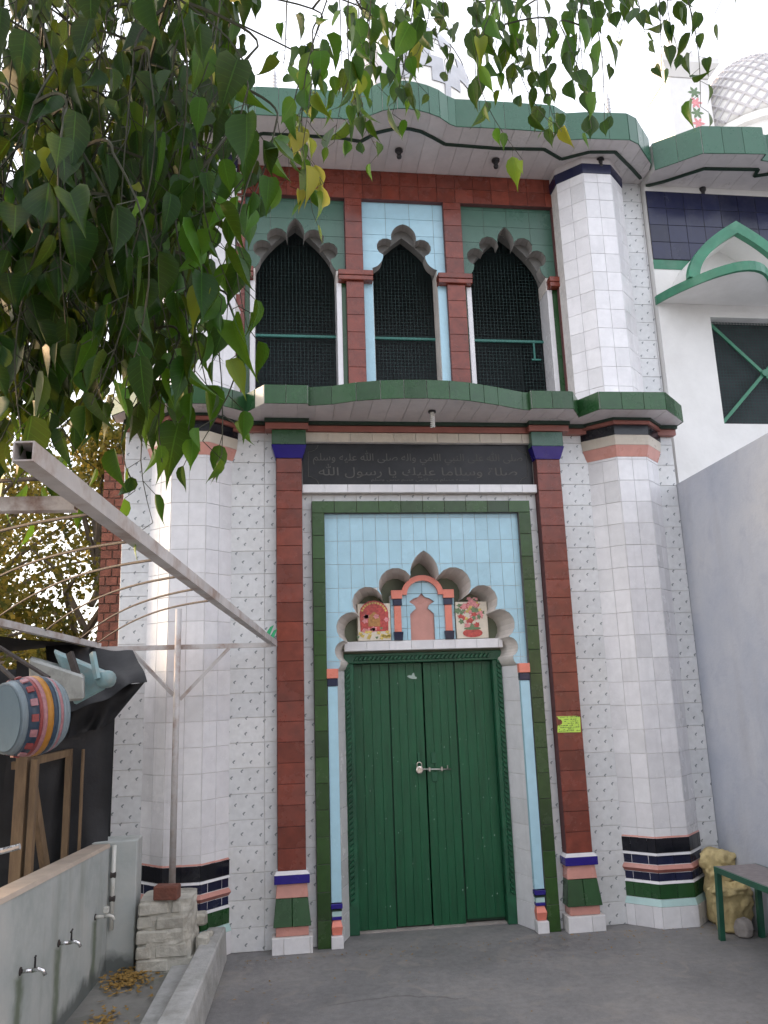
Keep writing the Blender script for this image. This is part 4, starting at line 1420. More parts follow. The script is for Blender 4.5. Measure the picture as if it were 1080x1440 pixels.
# pointed arch frame standing on the hood
def ogee(hwid, z0, h):
    p = []
    for i in range(13):
        t = i / 12
        p.append((AXH - hwid * math.cos(t * PI / 2) ** 1.05, z0 + h * (0.62 * math.sin(t * PI / 2) + .38 * t * t)))
    return p
o1, o2 = ogee(0.48, 4.824, 0.53), ogee(0.385, 4.824, 0.42)
o1 = o1 + [(2 * AXH - x, z) for x, z in reversed(o1[:-1])]
o2 = o2 + [(2 * AXH - x, z) for x, z in reversed(o2[:-1])]
ring = o1 + o2[::-1]
MB().slab(ring if area(ring) > 0 else ring[::-1], YN - .34, YN - .285).build('hood_arch', GREENP, hd)
o3 = [(AXH + (x - AXH) * .97, 4.824 + (z - 4.824) * .97) for x, z in o1]
ring2 = o3 + o2[::-1]
MB().slab(ring2 if area(ring2) > 0 else ring2[::-1], YN - .284, YN - .003).build('hood_vault', WHITEWASH, hd)
o2b = o2 if area(o2) > 0 else o2[::-1]
MB().slab(o2b, YN - .045, YN - .025).build('hood_back', WHITEWASH, hd)

# right boundary wall
bw = MB().hexa([(3.087, -2.0, 0), (3.30, -2.0, 0), (3.30, 5.925, 0), (3.087, 5.925, 0)], [(3.087, -2.0, 3.22), (3.30, -2.0, 3.22), (3.30, 5.925, 3.115), (3.087, 5.925, 3.115)]).build('boundary_wall', LAVENDER)
tag(bw, 'tall plain lavender grey plastered wall along the right side of the yard', 'wall')
for z, y in ((2.3, 5.69), (2.1, 5.70)):
    pass

# ================================================================== LAMPS, PADLOCK, STICKER
b_ = thing('hanging_bulb', 'white spiral bulb in a holder under the middle of the first canopy', 'light bulb', (1.10, 5.42, 3.44))
MB().lathe([(0.028, 3.566), (0.028, 3.579)], (1.10, 5.42, 0), 14).build('ceiling_rose', FITTING, b_)
MB().lathe([(0.010, 3.54), (0.016, 3.545), (0.016, 3.566)], (1.10, 5.42, 0), 12).build('lamp_holder', PVC, b_)
mb = MB()
for k in range(2):
    ps = []
    for i in range(25):
        t = i / 24
        a = t * 3.0 * PI * 2 + k * PI
        ps.append((1.10 + .014 * math.cos(a), 5.42 + .014 * math.sin(a), 3.54 - t * .085))
    mb.tube(ps, .005, 6)
mb.build('spiral_tube', GLASSW, b_, smooth=True)
for (u, v, lab) in ((415, 214, 'dark lamp holder under top canopy, leftmost, behind yellowing leaves'), (561, 213, 'dark lamp holder under the curved middle of the top canopy'),
                    (697, 227, 'dark lamp holder under top canopy, right of its curved middle'), (844, 226, 'dark lamp holder under top canopy above the right corner tower'),
                    (797, 240, 'dark lamp holder with pink glass at inner corner beside the right tower')):
    d = ray(u, v)
    p = CAM + d * ((5.93 - 1.6) / d.z)
    t = thing('lamp_holder', lab, 'lamp holder', (p.x, p.y, 5.90), 'lamp holders under the top canopy')
    MB().lathe([(0.016, 5.90), (0.020, 5.91), (0.020, 5.925), (0.034, 5.930), (0.034, 5.9435)], (p.x, p.y, 0), 12).build('socket', FITTING, t)
    MB().lathe([(0.004, 5.862), (0.018, 5.868), (0.022, 5.885), (0.014, 5.90)], (p.x, p.y, 0), 12).build('bulb', PIC_P if u == 797 else FITTING, t, smooth=True)
d = ray(988, 268)
p = CAM + d * ((5.87 - 1.6) / d.z)
t = thing('lamp_holder', 'dark lamp holder under the canopy of the white building at right', 'lamp holder', (p.x, p.y, 5.84), 'lamp holders under the top canopy')
MB().lathe([(0.016, 5.83), (0.018, 5.85), (0.03, 5.87), (0.03, 5.893)], (p.x, p.y, 0), 12).build('socket', FITTING, t)

pk = thing('padlock', 'round steel padlock hanging on the green door bolt', 'padlock', (0.992, 5.965, 1.03))
MB().lathe([(0.020, -.011), (0.026, -.008), (0.026, .008), (0.020, .011)], (0.992, 5.964, 1.052), 18, (0, 1, 0)).build('lock_body', BRASSY, pk, smooth=False)
MB().tube([(0.992 - .017, 5.964, 1.066)] + [(0.992 + .017 * math.cos(t), 5.964, 1.088 + .017 * math.sin(t)) for t in (PI, 2.6, 2.1, 1.57, 1.05, .5, 0)] + [(0.992 + .017, 5.964, 1.066)], .0045, 7).build('shackle', BRASSY, pk, smooth=True)

stk = thing('sticker', 'torn lime green notice sticker on the right maroon pilaster', 'sticker', (2.02, 5.657, 1.28))
so = [(1.935, 1.398), (1.945, 1.392), (1.95, 1.378), (1.965, 1.376), (1.975, 1.362), (1.972, 1.345), (1.955, 1.338), (1.94, 1.335), (1.935, 1.288), (2.105, 1.284), (2.110, 1.388), (2.085, 1.396), (2.0, 1.397)]
so = so if area(so) > 0 else so[::-1]
MB().slab(so, 5.6565, 5.6572).build('sticker_paper', STICK, stk)
ink = MB()
for row, (z, x0) in enumerate(((1.388, 1.96), (1.372, 1.99), (1.359, 1.99), (1.345, 1.985), (1.331, 1.95), (1.318, 1.95), (1.306, 1.945), (1.294, 1.945))):
    x = x0
    while x < 2.095:
        w = random.uniform(.004, .016)
        if random.random() < .85:
            h = random.uniform(.003, .0075)
            ink.add([(x, 5.6560, z), (x + w, 5.6560, z), (x + w, 5.6560, z + h), (x, 5.6560, z + h * .8)], [(0, 1, 2, 3)])
        x += w + random.uniform(.001, .005)
ink.build('printed_text', INK, stk, recalc=False)

# ================================================================== BENCH, SACKS, STONE (right corner)
be = thing('bench', 'low bench with green steel legs and dark stone top against the right wall', 'bench', (2.9, 4.6, 0))
x0, x1, y0, y1 = 2.755, 3.05, 3.75, 5.23
bx('seat', GRANITE, x0 + .012, x1 - .012, y0 + .012, y1 - .012, .428, .447, be, bevel=.002)
fr_ = MB()
fr_.box(x0, x0 + .03, y0, y1, .41, .445).box(x1 - .03, x1, y0, y1, .41, .445).box(x0 + .03, x1 - .03, y1 - .03, y1, .41, .444).box(x0 + .03, x1 - .03, y0, y0 + .03, .41, .444)
fr_.build('seat_frame', GREENB, be)
for (lx, ly, fx, fy) in ((x0 + .015, y1 - .02, x0 + .018, y1 + .03), (x1 - .015, y1 - .02, x1 - .005, y1 + .03), (x0 + .015, y0 + .02, x0 + .02, y0 - .02), (x1 - .015, y0 + .02, x1 - .005, y0 - .02)):
    MB().bar((fx, fy, 0), (lx, ly, .41), .032).build('leg', GREENB, be)


def sackmesh(name, label, c, prof, n=64, seed=1, squash=(1, 1), lean=(0, 0), folds=0.07):
    rng = random.Random(seed)
    off = Vector((seed * 3.1, seed * 1.7, 0))
    fine = []
    for (r0, z0), (r1, z1) in zip(prof, prof[1:]):
        fine += [(r0 + (r1 - r0) * k / 5, z0 + (z1 - z0) * k / 5) for k in range(5)]
    fine.append(prof[-1])
    ztop = max(z for _, z in prof)
    vs, fs = [], []
    for i, (r, z) in enumerate(fine):
        for k in range(n):
            t = 2 * PI * k / n
            d = Vector((math.cos(t), math.sin(t), 0))
            base = Vector((d.x * r, d.y * r, z))
            w = noise.noise(base * 9 + off) * .9 + (abs(noise.noise(base * 20 + off)) * 1.6 + abs(noise.noise(Vector((base.x * 45, base.y * 45, base.z * 18)) + off)) * .9 - .6) * min(1, .35 + z / ztop)
            q = 1 + folds * 2.2 * w
            zz = z + (noise.noise(base * 16 - off) * .02 if z > ztop * .6 else 0)
            vs.append((c[0] + squash[0] * r * q * d.x + lean[0] * z, c[1] + squash[1] * r * q * d.y + lean[1] * z, c[2] + max(0, zz)))
    for i in range(len(fine) - 1):
        for k in range(n):
            k2 = (k + 1) % n
            fs.append((i * n + k, i * n + k2, (i + 1) * n + k2, (i + 1) * n + k))
    fs.append(tuple(range(n - 1, -1, -1)))
    fs.append(tuple((len(fine) - 1) * n + k for k in range(n)))
    o = MB().add(vs, fs).build(name, SACK, None, smooth=True)
    return tag(o, label, 'sack', 'sacks in the corner')


sackmesh('sack', 'full yellow woven sack with folded mouth beneath the bench end', (2.955, 5.425, 0), [(.075, 0), (.110, .012), (.120, .08), (.125, .17), (.122, .22), (.136, .245), (.112, .285), (.085, .262), (.06, .24), (.02, .235)], seed=3, squash=(1, .8), lean=(.02, 0), folds=.085)
sackmesh('sack', 'tall yellow sack slumped against the tower behind the other sack', (2.985, 5.625, 0), [(.065, 0), (.09, .02), (.10, .15), (.095, .30), (.105, .36), (.115, .40), (.10, .45), (.055, .475), (.02, .46)], seed=8, squash=(1.0, .8), lean=(-.03, -.08), folds=.11)
rk = MB().lathe([(.03, 0), (.055, .01), (.06, .06), (.05, .10), (.02, .115)], (2.945, 5.29, 0), 7).build('stone_block', STONE, None, bevel=.006, jitter=.006)
tag(rk, 'small rough grey stone on the ground under the bench', 'stone')

# ================================================================== WASHING PLACE (left)
fz = 0.07
ww = thing('washing_wall', 'low green stained cement wall with three taps over a wash trough', 'wall', (-1.1, 4.2, 0))
def wx(y):
    return -1.01 - 0.058 * (5.33 - y)
def wz(y):
    return 0.772 + 0.044 * (5.33 - y)
ya, yb = 1.6, 5.30
MB().hexa([(wx(ya) - .10, ya, 0), (wx(ya), ya, 0), (wx(yb), yb, 0), (wx(yb) - .10, yb, 0)],
          [(wx(ya) - .10, ya, wz(ya) - .02), (wx(ya), ya, wz(ya) - .02), (wx(yb), yb, wz(yb) - .02), (wx(yb) - .10, yb, wz(yb) - .02)]).build('wall_body', CEMENT, ww)
MB().hexa([(wx(ya) - .115, ya, wz(ya) - .019), (wx(ya) + .004, ya, wz(ya) - .019), (wx(yb) + .004, yb, wz(yb) - .019), (wx(yb) - .115, yb, wz(yb) - .019)],
          [(wx(ya) - .11, ya, wz(ya)), (wx(ya) - .004, ya, wz(ya)), (wx(yb) - .004, yb, wz(yb)), (wx(yb) - .11, yb, wz(yb))]).build('coping', CEMTOP, ww)
bx('end_pier', CEMENT, -1.13, -0.855, 5.305, 5.50, 0, .785, ww, bevel=.006)
MB().tube([(-.985, 5.288, .30), (-.985, 5.288, .765)], .013, 10).build('water_pipe', PVC, ww, smooth=True)
for zz in (.60, .47):
    MB().tube([(-1.0, 5.285, zz), (-.97, 5.285, zz)], .017, 8).build('pipe_clip', RUST, ww)
for (yt, zt, mt_, handle) in ((5.03, .435, PVC, 'knob'), (4.40, .475, CHROME, 'T'), (3.90, .505, CHROME, 'bar'), (3.35, .53, CHROME, 'T')):
    x = wx(yt)
    tp = MB().tube([(x - .005, yt, zt), (x + .055, yt, zt)], .009, 8)
    tp.tube([(x + .05, yt, zt), (x + .075, yt, zt + .004), (x + .095, yt, zt - .004), (x + .104, yt, zt - .022)], .010, 8, .0085)
    to = tp.build('tap', mt_, ww, smooth=True)
    MB().lathe([(.017, 0), (.017, .004)], (x + .001, yt, zt), 12, (1, 0, 0)).build('tap_flange', RUST, to)
    if handle == 'knob':
        bx('tap_handle', mt_, x + .045, x + .075, yt - .016, yt + .016, zt + .018, zt + .05, to, bevel=.004)
        MB().tube([(x + .06, yt, zt + .005), (x + .06, yt, zt + .02)], .006, 6).build('tap_stem', mt_, to)
    else:
        MB().tube([(x + .06, yt, zt + .005), (x + .06, yt, zt + .05)], .0055, 6, .004).build('tap_stem', FITTING, to)
        hb = .018 if handle == 'T' else .006
        MB().tube([(x + .06, yt - hb, zt + .05), (x + .06, yt + hb, zt + .054)], .0045, 6).build('tap_handle', FITTING, to)
# trough floor and ledge
fl_ = MB().prism([(-1.25, 1.6), (-.60, 1.6), (-.45, 5.56), (-1.1, 5.56)], 0.004, fz).build('trough_floor', mat('wet trough cement', (0.22, 0.215, 0.20), 0.55, 0.25, 4, ((0.12, 0.14, 0.10), 0.6), 3, 0.3, 30))
fl_['kind'] = 'structure'
lg = MB().prism([(-.80, 1.6), (-.602, 1.6), (-.47, 5.30), (-.62, 5.30)], fz + .001, fz + .035).build('trough_ledge', KERB)
lg['kind'] = 'structure'
kb = MB().hexa([(-.66, 1.6, 0), (-.515, 1.6, 0), (-.335, 5.60, 0), (-.455, 5.60, 0)], [(-.72, 1.6, .2), (-.555, 1.6, .2), (-.345, 5.60, .2), (-.455, 5.60, .2)]).build('kerb', KERB, None, bevel=.008)
kb['kind'] = 'structure'
kb['label'] = 'low cement kerb between wash trough and yard'
# fallen leaves in the trough
rng = random.Random(5)
mb = MB()
for i in range(420):
    if i < 260:
        x, y = -.86 + rng.gauss(0, .06), 5.12 + rng.gauss(0, .10)
    elif i < 380:
        x, y = -.86 + rng.gauss(0, .035), 4.45 + rng.gauss(0, .10)
    else:
        x, y = rng.uniform(-.98, -.65), rng.uniform(3.8, 5.3)
    if x < wx(y) + .02 or x > -.66:
        continue
    z = fz + .004 + rng.random() * .018
    a = rng.uniform(0, 6.28)
    l, w = rng.uniform(.012, .026), rng.uniform(.006, .012)
    ca, sa = math.cos(a), math.sin(a)
    mb.add([(x + ca * l, y + sa * l, z + rng.random() * .012), (x - sa * w, y + ca * w, z), (x - ca * l, y - sa * l, z + rng.random() * .012), (x + sa * w, y - ca * w, z + .004)], [(0, 1, 2, 3)])
o = mb.build('fallen_leaves', LITTER_A, None, recalc=False)
o['kind'] = 'stuff'
tag(o, 'yellow brown fallen leaves lying in the wash trough', 'leaves')

# scattered dry bits on the yard concrete
rng = random.Random(77)
mb = MB()
for i in range(260):
    x, y = rng.uniform(-.3, 3.0), 5.60 - abs(rng.gauss(0, .6 if i % 2 else .08))
    a = rng.uniform(0, 6.28)
    l, w = rng.uniform(.004, .014), rng.uniform(.002, .006)
    ca, sa = math.cos(a), math.sin(a)
    mb.add([(x + ca * l, y + sa * l, .003), (x - sa * w, y + ca * w, .005), (x - ca * l, y - sa * l, .003 + rng.random() * .006), (x + sa * w, y - ca * w, .004)], [(0, 1, 2, 3)])
o = mb.build('dry_litter', LITTER_A, None, recalc=False)
o['kind'] = 'stuff'
tag(o, 'tiny dry leaf scraps scattered over the concrete before the door', 'litter')

# broken brick pier with the post on it
bp = thing('brick_stub', 'broken whitewashed brick stub carrying the pole at the left tower', 'brick stub', (-.66, 5.36, fz))
nu = 26
vs, fs = [], []
for j in range(19):
    for i in range(nu):
        t = 2 * PI * i / nu
        # rounded box section, rough like slapped-on plaster
        ex = 0.5
        cx_ = math.copysign(abs(math.cos(t)) ** ex, math.cos(t)) * .162
        cy_ = math.copysign(abs(math.sin(t)) ** ex, math.sin(t)) * .155
        z = fz + j * .0215
        q = Vector((cx_, cy_, z))
        k = 1 + .10 * noise.noise(q * 11) + .06 * noise.noise(q * 27) - .03 * (j / 18)
        vs.append((-.665 + cx_ * k, 5.37 + cy_ * k, z))
for j in range(18):
    for i in range(nu):
        i2 = (i + 1) % nu
        fs.append((j * nu + i, j * nu + i2, (j + 1) * nu + i2, (j + 1) * nu + i))
fs.append(tuple(18 * nu + i for i in range(nu)))
MB().add(vs, fs).build('plaster_core', BRICKP, bp)
rng = random.Random(11)
for row in range(5):
    z = fz + .003 + row * .077
    lim = (-.83, -.50 - (.02 * row))
    x = lim[0] - (0.09 if row % 2 else 0)
    while x < lim[1] - .02:
        xa, xb = max(x, lim[0]), min(x + .185, lim[1])
        if xb - xa > .03:
            bx('brick', BRICKP, xa + .003, xb - .003, 5.203 + rng.uniform(0, .02), 5.32, z, z + .070 + rng.uniform(-.004, .004), bp, bevel=.009, jitter=.006)
        x += .192
    for k in range(2):
        bx('brick', BRICKP, lim[1] - .09, lim[1] + .004 + rng.uniform(-.01, .01), 5.325 + k * .1, 5.42 + k * .1, z, z + .07, bp, bevel=.009, jitter=.006)
for k, (x, y, z) in enumerate(((-.47, 5.33, .07), (-.45, 5.42, .15), (-.49, 5.45, .25), (-.46, 5.28, .17))):
    bx('rubble', BRICKP, x - .04, x + .04, y - .04, y + .04, z + .0, z + .075, bp, bevel=.012, jitter=.012)
rb = MB().hexa([(-.74, 5.20, .462), (-.60, 5.17, .462), (-.585, 5.25, .462), (-.725, 5.28, .462)], [(-.74, 5.20, .54), (-.60, 5.17, .54), (-.585, 5.25, .54), (-.725, 5.28, .54)]).build('loose_brick', BRICKR, None, bevel=.006)
tag(rb, 'single red brick lying on the whitewashed brick stub at pole foot', 'brick')

# ================================================================== STEEL FRAME, POLE, RODS (left)
sf = thing('steel_frame', 'white painted rusty steel tube frame reaching from near left to the gate wall', 'steel frame', (-.65, 5.3, .5))


def sqtube(name, a, b, w, mt_, wall=.003):
    """hollow square tube with open ends"""
    a, b = Vector(a), Vector(b)
    d = (b - a).normalized()
    sx = d.cross(Vector((0, 0, 1))).normalized()
    sz = sx.cross(d)
    h0, h1 = w / 2, w / 2 - wall
    vs = []
    for p in (a, b):
        for hh in (h0, h1):
            for (i, j) in ((-1, -1), (1, -1), (1, 1), (-1, 1)):
                vs.append(p + sx * (i * hh) + sz * (j * hh))
    fs = []
    for k in range(4):
        j = (k + 1) % 4
        fs += [(k, j, 8 + j, 8 + k), (4 + j, 4 + k, 12 + k, 12 + j), (k, 4 + k, 4 + j, j), (8 + k, 8 + j, 12 + j, 12 + k)]
    return MB().add(vs, fs).build(name, mt_, sf)


NEAR, FAR = Vector((-.445, 1.42, 2.035)), Vector((-.035, 5.66, 1.955))
sqtube('long_tube', NEAR, FAR, .037, TUBE)
sqtube('cross_tube', (-2.6, 1.90, 2.030), (-.440, 1.78, 2.024), .031, TUBER)
LB0, LB1 = Vector((-1.62, 2.2, 2.05)), Vector((-1.16, 5.44, 1.955))
sqtube('side_tube', LB0, LB1, .035, TUBE)
sqtube('wall_tube', (-1.20, 5.44, 1.935), (-.055, 5.44, 1.935), .030, TUBE)
MB().tube([(-.648, 5.33, .462), (-.655, 5.40, 2.18)], .020, 12).build('pole', TUBE, sf, smooth=True)
MB().bar((-.95, 5.43, 1.92), (-.675, 5.395, 1.63), .022).build('brace', TUBE, sf)
MB().bar((-.33, 5.43, 1.92), (-.635, 5.395, 1.60), .022).build('brace', TUBE, sf)
for t, e in ((.05, .10), (.12, .30), (.195, .45), (.26, .58), (.335, .75), (.405, .90), (.485, .99)):
    a = NEAR.lerp(FAR, t) + Vector((-.02, 0, 0.012))
    b = LB0.lerp(LB1, e) + Vector((0, 0, .012))
    ps = []
    for i in range(17):
        q = i / 16
        p = a.lerp(b, q)
        p.z += .055 * math.sin(q * PI) ** .9
        ps.append(p)
    MB().tube(ps, .0045, 6).build('bent_rod', RUST, sf, smooth=True)
# two green ribbons and wire knots
for (t, lab) in ((.90, 'green ribbon knot on the long white tube, upper of two'), (.955, 'green ribbon knot on the long white tube near the pilaster')):
    p = NEAR.lerp(FAR, t) + Vector((0, 0, .022))
    mb = MB()
    mb.hexa([p + Vector((-.02, -.012, -.004)), p + Vector((.012, -.012, -.004)), p + Vector((.012, .012, -.004)), p + Vector((-.02, .012, -.004))],
            [p + Vector((.015, -.008, .05)), p + Vector((.038, -.004, .062)), p + Vector((.038, .01, .062)), p + Vector((.012, .01, .045))])
    mb.hexa([p + Vector((-.018, -.01, 0)), p + Vector((0, -.01, -.004)), p + Vector((0, .01, -.004)), p + Vector((-.018, .01, 0))],
            [p + Vector((-.045, -.006, .012)), p + Vector((-.035, -.006, -.012)), p + Vector((-.035, .006, -.012)), p + Vector((-.045, .006, .012))])
    tag(mb.build('ribbon', RIBBON), lab, 'ribbon', 'green ribbons on the tube')

# ================================================================== STALL WITH TARP, TIMBER, DRUM (left)
rng = random.Random(21)


def sheet(name, p00, p10, p01, p11, nu, nv, amp, mt_, label, cat, seed=0, thick=.004):
    r = random.Random(seed)
    ph = [r.uniform(0, 6.28) for _ in range(8)]
    p00, p10, p01, p11 = map(Vector, (p00, p10, p01, p11))
    nrm = (p10 - p00).cross(p01 - p00).normalized()
    vs, fs = [], []
    for side in (0, 1):
        for j in range(nv + 1):
            for i in range(nu + 1):
                a, b = i / nu, j / nv
                p = (p00 * (1 - a) + p10 * a) * (1 - b) + (p01 * (1 - a) + p11 * a) * b
                w = amp * (math.sin(9 * a + ph[0] + 2 * b) + .6 * math.sin(17 * a + ph[1] - 3 * b) + .7 * math.sin(7 * b + ph[2] + 3 * a)) * (.4 + .6 * b)
                vs.append(p + nrm * (w + side * thick))
    m_ = (nu + 1) * (nv + 1)
    for j in range(nv):
        for i in range(nu):
            k = j * (nu + 1) + i
            fs.append((k, k + 1, k + nu + 2, k + nu + 1))
            fs.append((m_ + k, m_ + k + nu + 1, m_ + k + nu + 2, m_ + k + 1))
    o = MB().add(vs, fs).build(name, mt_, None, smooth=True)
    return tag(o, label, cat)


sheet('tarpaulin', (-1.55, 5.10, 1.88), (-1.03, 5.34, 1.50), (-1.6, 5.10, 0.70), (-1.035, 5.34, 0.66), 40, 24, .022, TARP, 'black tarpaulin hanging as a side curtain beside the left tower', 'tarpaulin', 2)
sheet('tarpaulin', (-1.45, 5.30, 1.97), (-.94, 5.40, 1.91), (-1.30, 4.95, 1.50), (-.80, 5.14, 1.72), 36, 20, .022, TARP, 'black tarpaulin roof flap drooping from the white wall tube', 'tarpaulin', 4)
sheet('tarpaulin', (-1.2, 5.12, 1.68), (-.82, 5.16, 1.71), (-1.25, 5.16, 1.40), (-1.02, 5.20, 1.47), 26, 16, .020, TARP, 'loose corner of black tarpaulin bunched beneath the roof flap', 'tarpaulin', 9)
sheet('back_curtain', (-4.2, 5.45, 1.95), (-1.085, 5.74, 1.80), (-4.2, 5.45, .0), (-1.085, 5.74, .0), 30, 14, .02, TARP, 'dark curtain closing the back of the stall', 'curtain', 6)
sheet('stall_roof', (-4.2, 2.6, 2.02), (-1.60, 2.6, 1.98), (-4.2, 5.5, 2.0), (-1.20, 5.4, 1.93), 20, 20, .02, TARP, 'dark sheet roof sagging over the stall at far left', 'sheet roof', 7)
sheet('blue_sheet', (-1.9, 4.0, 1.93), (-1.42, 4.05, 1.94), (-1.9, 4.2, 1.89), (-1.40, 4.3, 1.91), 10, 5, .008, BLUEC, 'strip of bright blue sheet lying along the stall roof edge', 'sheet', 8)

wf = thing('timber_frame', 'bare timber post and brace frame of the dark stall', 'timber frame', (-1.2, 4.6, 0))
for a, b, w, h in (((-1.335, 4.60, .3), (-1.335, 4.60, 1.40), .055, .07), ((-1.245, 5.20, .0), (-1.25, 5.20, 1.335), .034, .034), ((-1.39, 4.63, 1.29), (-1.25, 5.18, 1.315), .03, .04),
                   ((-1.33, 4.66, 1.33), (-1.245, 5.0, .45), .035, .045), ((-1.275, 4.60, .3), (-1.275, 4.60, 1.32), .03, .05)):
    MB().bar(a, b, w, h).build('timber', WOOD, wf)
MB().tube([(-1.165, 5.20, .0), (-1.17, 5.20, 1.33)], .010, 6).build('thin_stick', WOOD, wf)

# drum hanging in front
dr = thing('hanging_drum', 'painted barrel drum with pale skin and red orange blue bands hung under the side tube', 'drum', (-1.12, 3.75, 1.4))
ax_ = Vector((.72, .69, .05)).normalized()
c0 = at_y(8, 1010, 3.15)
prof = [(.158, 0, DRUMW), (.170, .022, DRUMW), (.180, .07, DRUM_B), (.184, .085, DRUM_R), (.186, .105, DRUM_P), (.187, .135, DRUM_O), (.185, .16, DRUM_B), (.181, .172, DRUMW), (.176, .19, DRUM_P), (.166, .215, DRUMW), (.150, .235, DRUMW)]
KD = .78
prof = [(a_ * KD, b_ * KD, m_) for a_, b_, m_ in prof]
q = Vector((0, 0, 1)).rotation_difference(ax_)
MB().lathe([(.150 * KD, .238 * KD), (.158 * KD, .0), (.150 * KD, -.004)][::-1], c0, 32, ax_).build('drum_shell', mat('blue grey drum head', (0.16, 0.215, 0.25), 0.95, 0.15, 6, ((0.11, 0.15, 0.18), 0.6), 6, spec=0.05), dr)
for i in range(1, len(prof)):
    r0, h0, _ = prof[i - 1]
    r1, h1, mt_ = prof[i]
    MB().lathe([(r0 - .01, h0), (r0, h0), (r1, h1), (r1 - .01, h1)], c0, 32, ax_).build('drum_band', mt_, dr, smooth=True)
MB().lathe([(.150 * KD, -.006), (.153 * KD, 0.0)], c0, 32, ax_).build('drum_skin', mat('blue grey drum head', (0.105, 0.155, 0.19), 0.6, 0.12, 6, ((0.08, 0.12, 0.15), 0.6), 6), dr)
MB().lathe([(.163 * KD, -.004), (.163 * KD, .012), (.158 * KD, .012), (.158 * KD, -.004)], c0, 32, ax_).build('rim', DRUMW, dr, smooth=True)
for k in range(16):
    t = 2 * PI * k / 16
    pp = [c0 + q @ Vector(((.172 + (hh - .03) * .25) * KD * math.cos(t + dt), (.172 + (hh - .03) * .25) * KD * math.sin(t + dt), hh * KD)) for dt, hh in ((-.09, .034), (.09, .034), (.09, .062), (-.09, .062))]
    pp2 = [p + (p - c0 - ax_ * ((p - c0).dot(ax_))).normalized() * .006 for p in pp]
    MB().hexa(pp, pp2).build('painted_patch', DRUM_P if k % 2 else DRUM_R, dr)
hook = Vector((-1.42, 3.55, 2.01))
for (hh, t) in ((.03, 0), (.20, 0)):
    e = c0 + ax_ * hh * KD + Vector((0, 0, .172 * KD))
    MB().tube([e, e.lerp(hook, .5), hook], .009, 6).build('hanging_strap', RUST, dr)

# pale metal chute with brackets behind the drum
ch = thing('metal_chute', 'battered pale blue metal chute with brackets lying behind the drum', 'metal chute', (-1.2, 4.5, 1.55))
A = [at_y(40, 928, 4.5), at_y(105, 925, 4.5), at_y(112, 985, 4.4), at_y(45, 985, 4.4)]
def offs(p, dx, dy, dz):
    return p + Vector((dx, dy, dz))
MB().hexa([at_y(40, 925, 4.45), at_y(118, 950, 4.30), at_y(118, 985, 4.30), at_y(42, 990, 4.45)],
          [at_y(42, 922, 4.75), at_y(122, 945, 4.60), at_y(122, 980, 4.60), at_y(44, 985, 4.75)]).build('chute_body', PLAS_W, ch, bevel=.012)
MB().hexa([at_y(75, 915, 4.42), at_y(152, 948, 4.42), at_y(150, 968, 4.42), at_y(105, 992, 4.42)],
          [at_y(75, 912, 4.70), at_y(154, 945, 4.70), at_y(152, 965, 4.70), at_y(107, 988, 4.70)]).build('chute_body', PLAS_B, ch, bevel=.010)
MB().lathe([(.03, 0), (.045, .02), (.045, .07), (.03, .09)], at_y(143, 955, 4.35), 14, (.3, 1, 0)).build('chute_end', PLAS_B, ch, smooth=True)
MB().bar(at_y(98, 918, 4.38), at_y(112, 962, 4.34), .02, .035).build('bracket', RUST, ch)
MB().bar(at_y(130, 918, 4.38), at_y(137, 955, 4.34), .02, .03).build('bracket', PLAS_B, ch)
MB().tube([at_y(-40, 1205, 3.4), at_y(5, 1196, 3.4), at_y(28, 1190, 3.4)], .012, 8).build('tmp', CHROME)
o = bpy.data.objects['tmp']
o.name = 'chrome_pipe'
tag(o, 'short chrome pipe end jutting in at left edge over the wash wall', 'pipe')

# ================================================================== BRICK WALL BEHIND, LEFT
bk = thing('brick_wall', 'tall raw red brick wall end standing behind the gatehouse at left', 'wall', (-1.6, 8.0, 0))
bx('mortar_core', MORTAR_D, -1.72, -1.2, 8.0, 10.5, 0, 4.02, bk)
for row in range(46):
    z = row * .087
    if z > 3.95:
        break
    x = -1.725 - (.055 if row % 2 else 0)
    while x < -1.25:
        xa = max(x, -1.726)
        xb = min(x + .11, -1.22)
        if xb - xa > .02:
            bx('brick', BRICKR, xa + .004, xb - .004, 7.985 + rng.uniform(-.006, .006), 8.06, z + .004, z + .079, bk)
        x += .115

# ================================================================== TREES
def leaf_geo(L, W, fold, curl, rng):
    """peepal leaf hanging along -z from its stalk: heart-shaped blade with a long drip tip"""
    st = ((0.0, .06), (.06, .33), (.20, .50), (.38, .49), (.56, .34), (.72, .155), (.84, .055), (1.0, .0))
    vs, fs = [], []
    for t, w in st:
        y = curl * t * t * L
        z = -t * L
        hw_ = w * W
        vs += [(-hw_, y - fold * hw_, z + .02 * L * (t == 0.06)), (0, y, z), (hw_, y - fold * hw_, z + .02 * L * (t == 0.06))]
    for i in range(len(st) - 1):
        a = i * 3
        fs += [(a, a + 1, a + 4, a + 3), (a + 1, a + 2, a + 5, a + 4)]
    return vs, fs


ST = (0.0, .06, .20, .38, .56, .72, .84, 1.0)


def leaf_uv(t):
    out = []
    for q in ST:
        out += [(t, 1.0, q), (t, 0.0, q), (t, 1.0, q)]
    return out


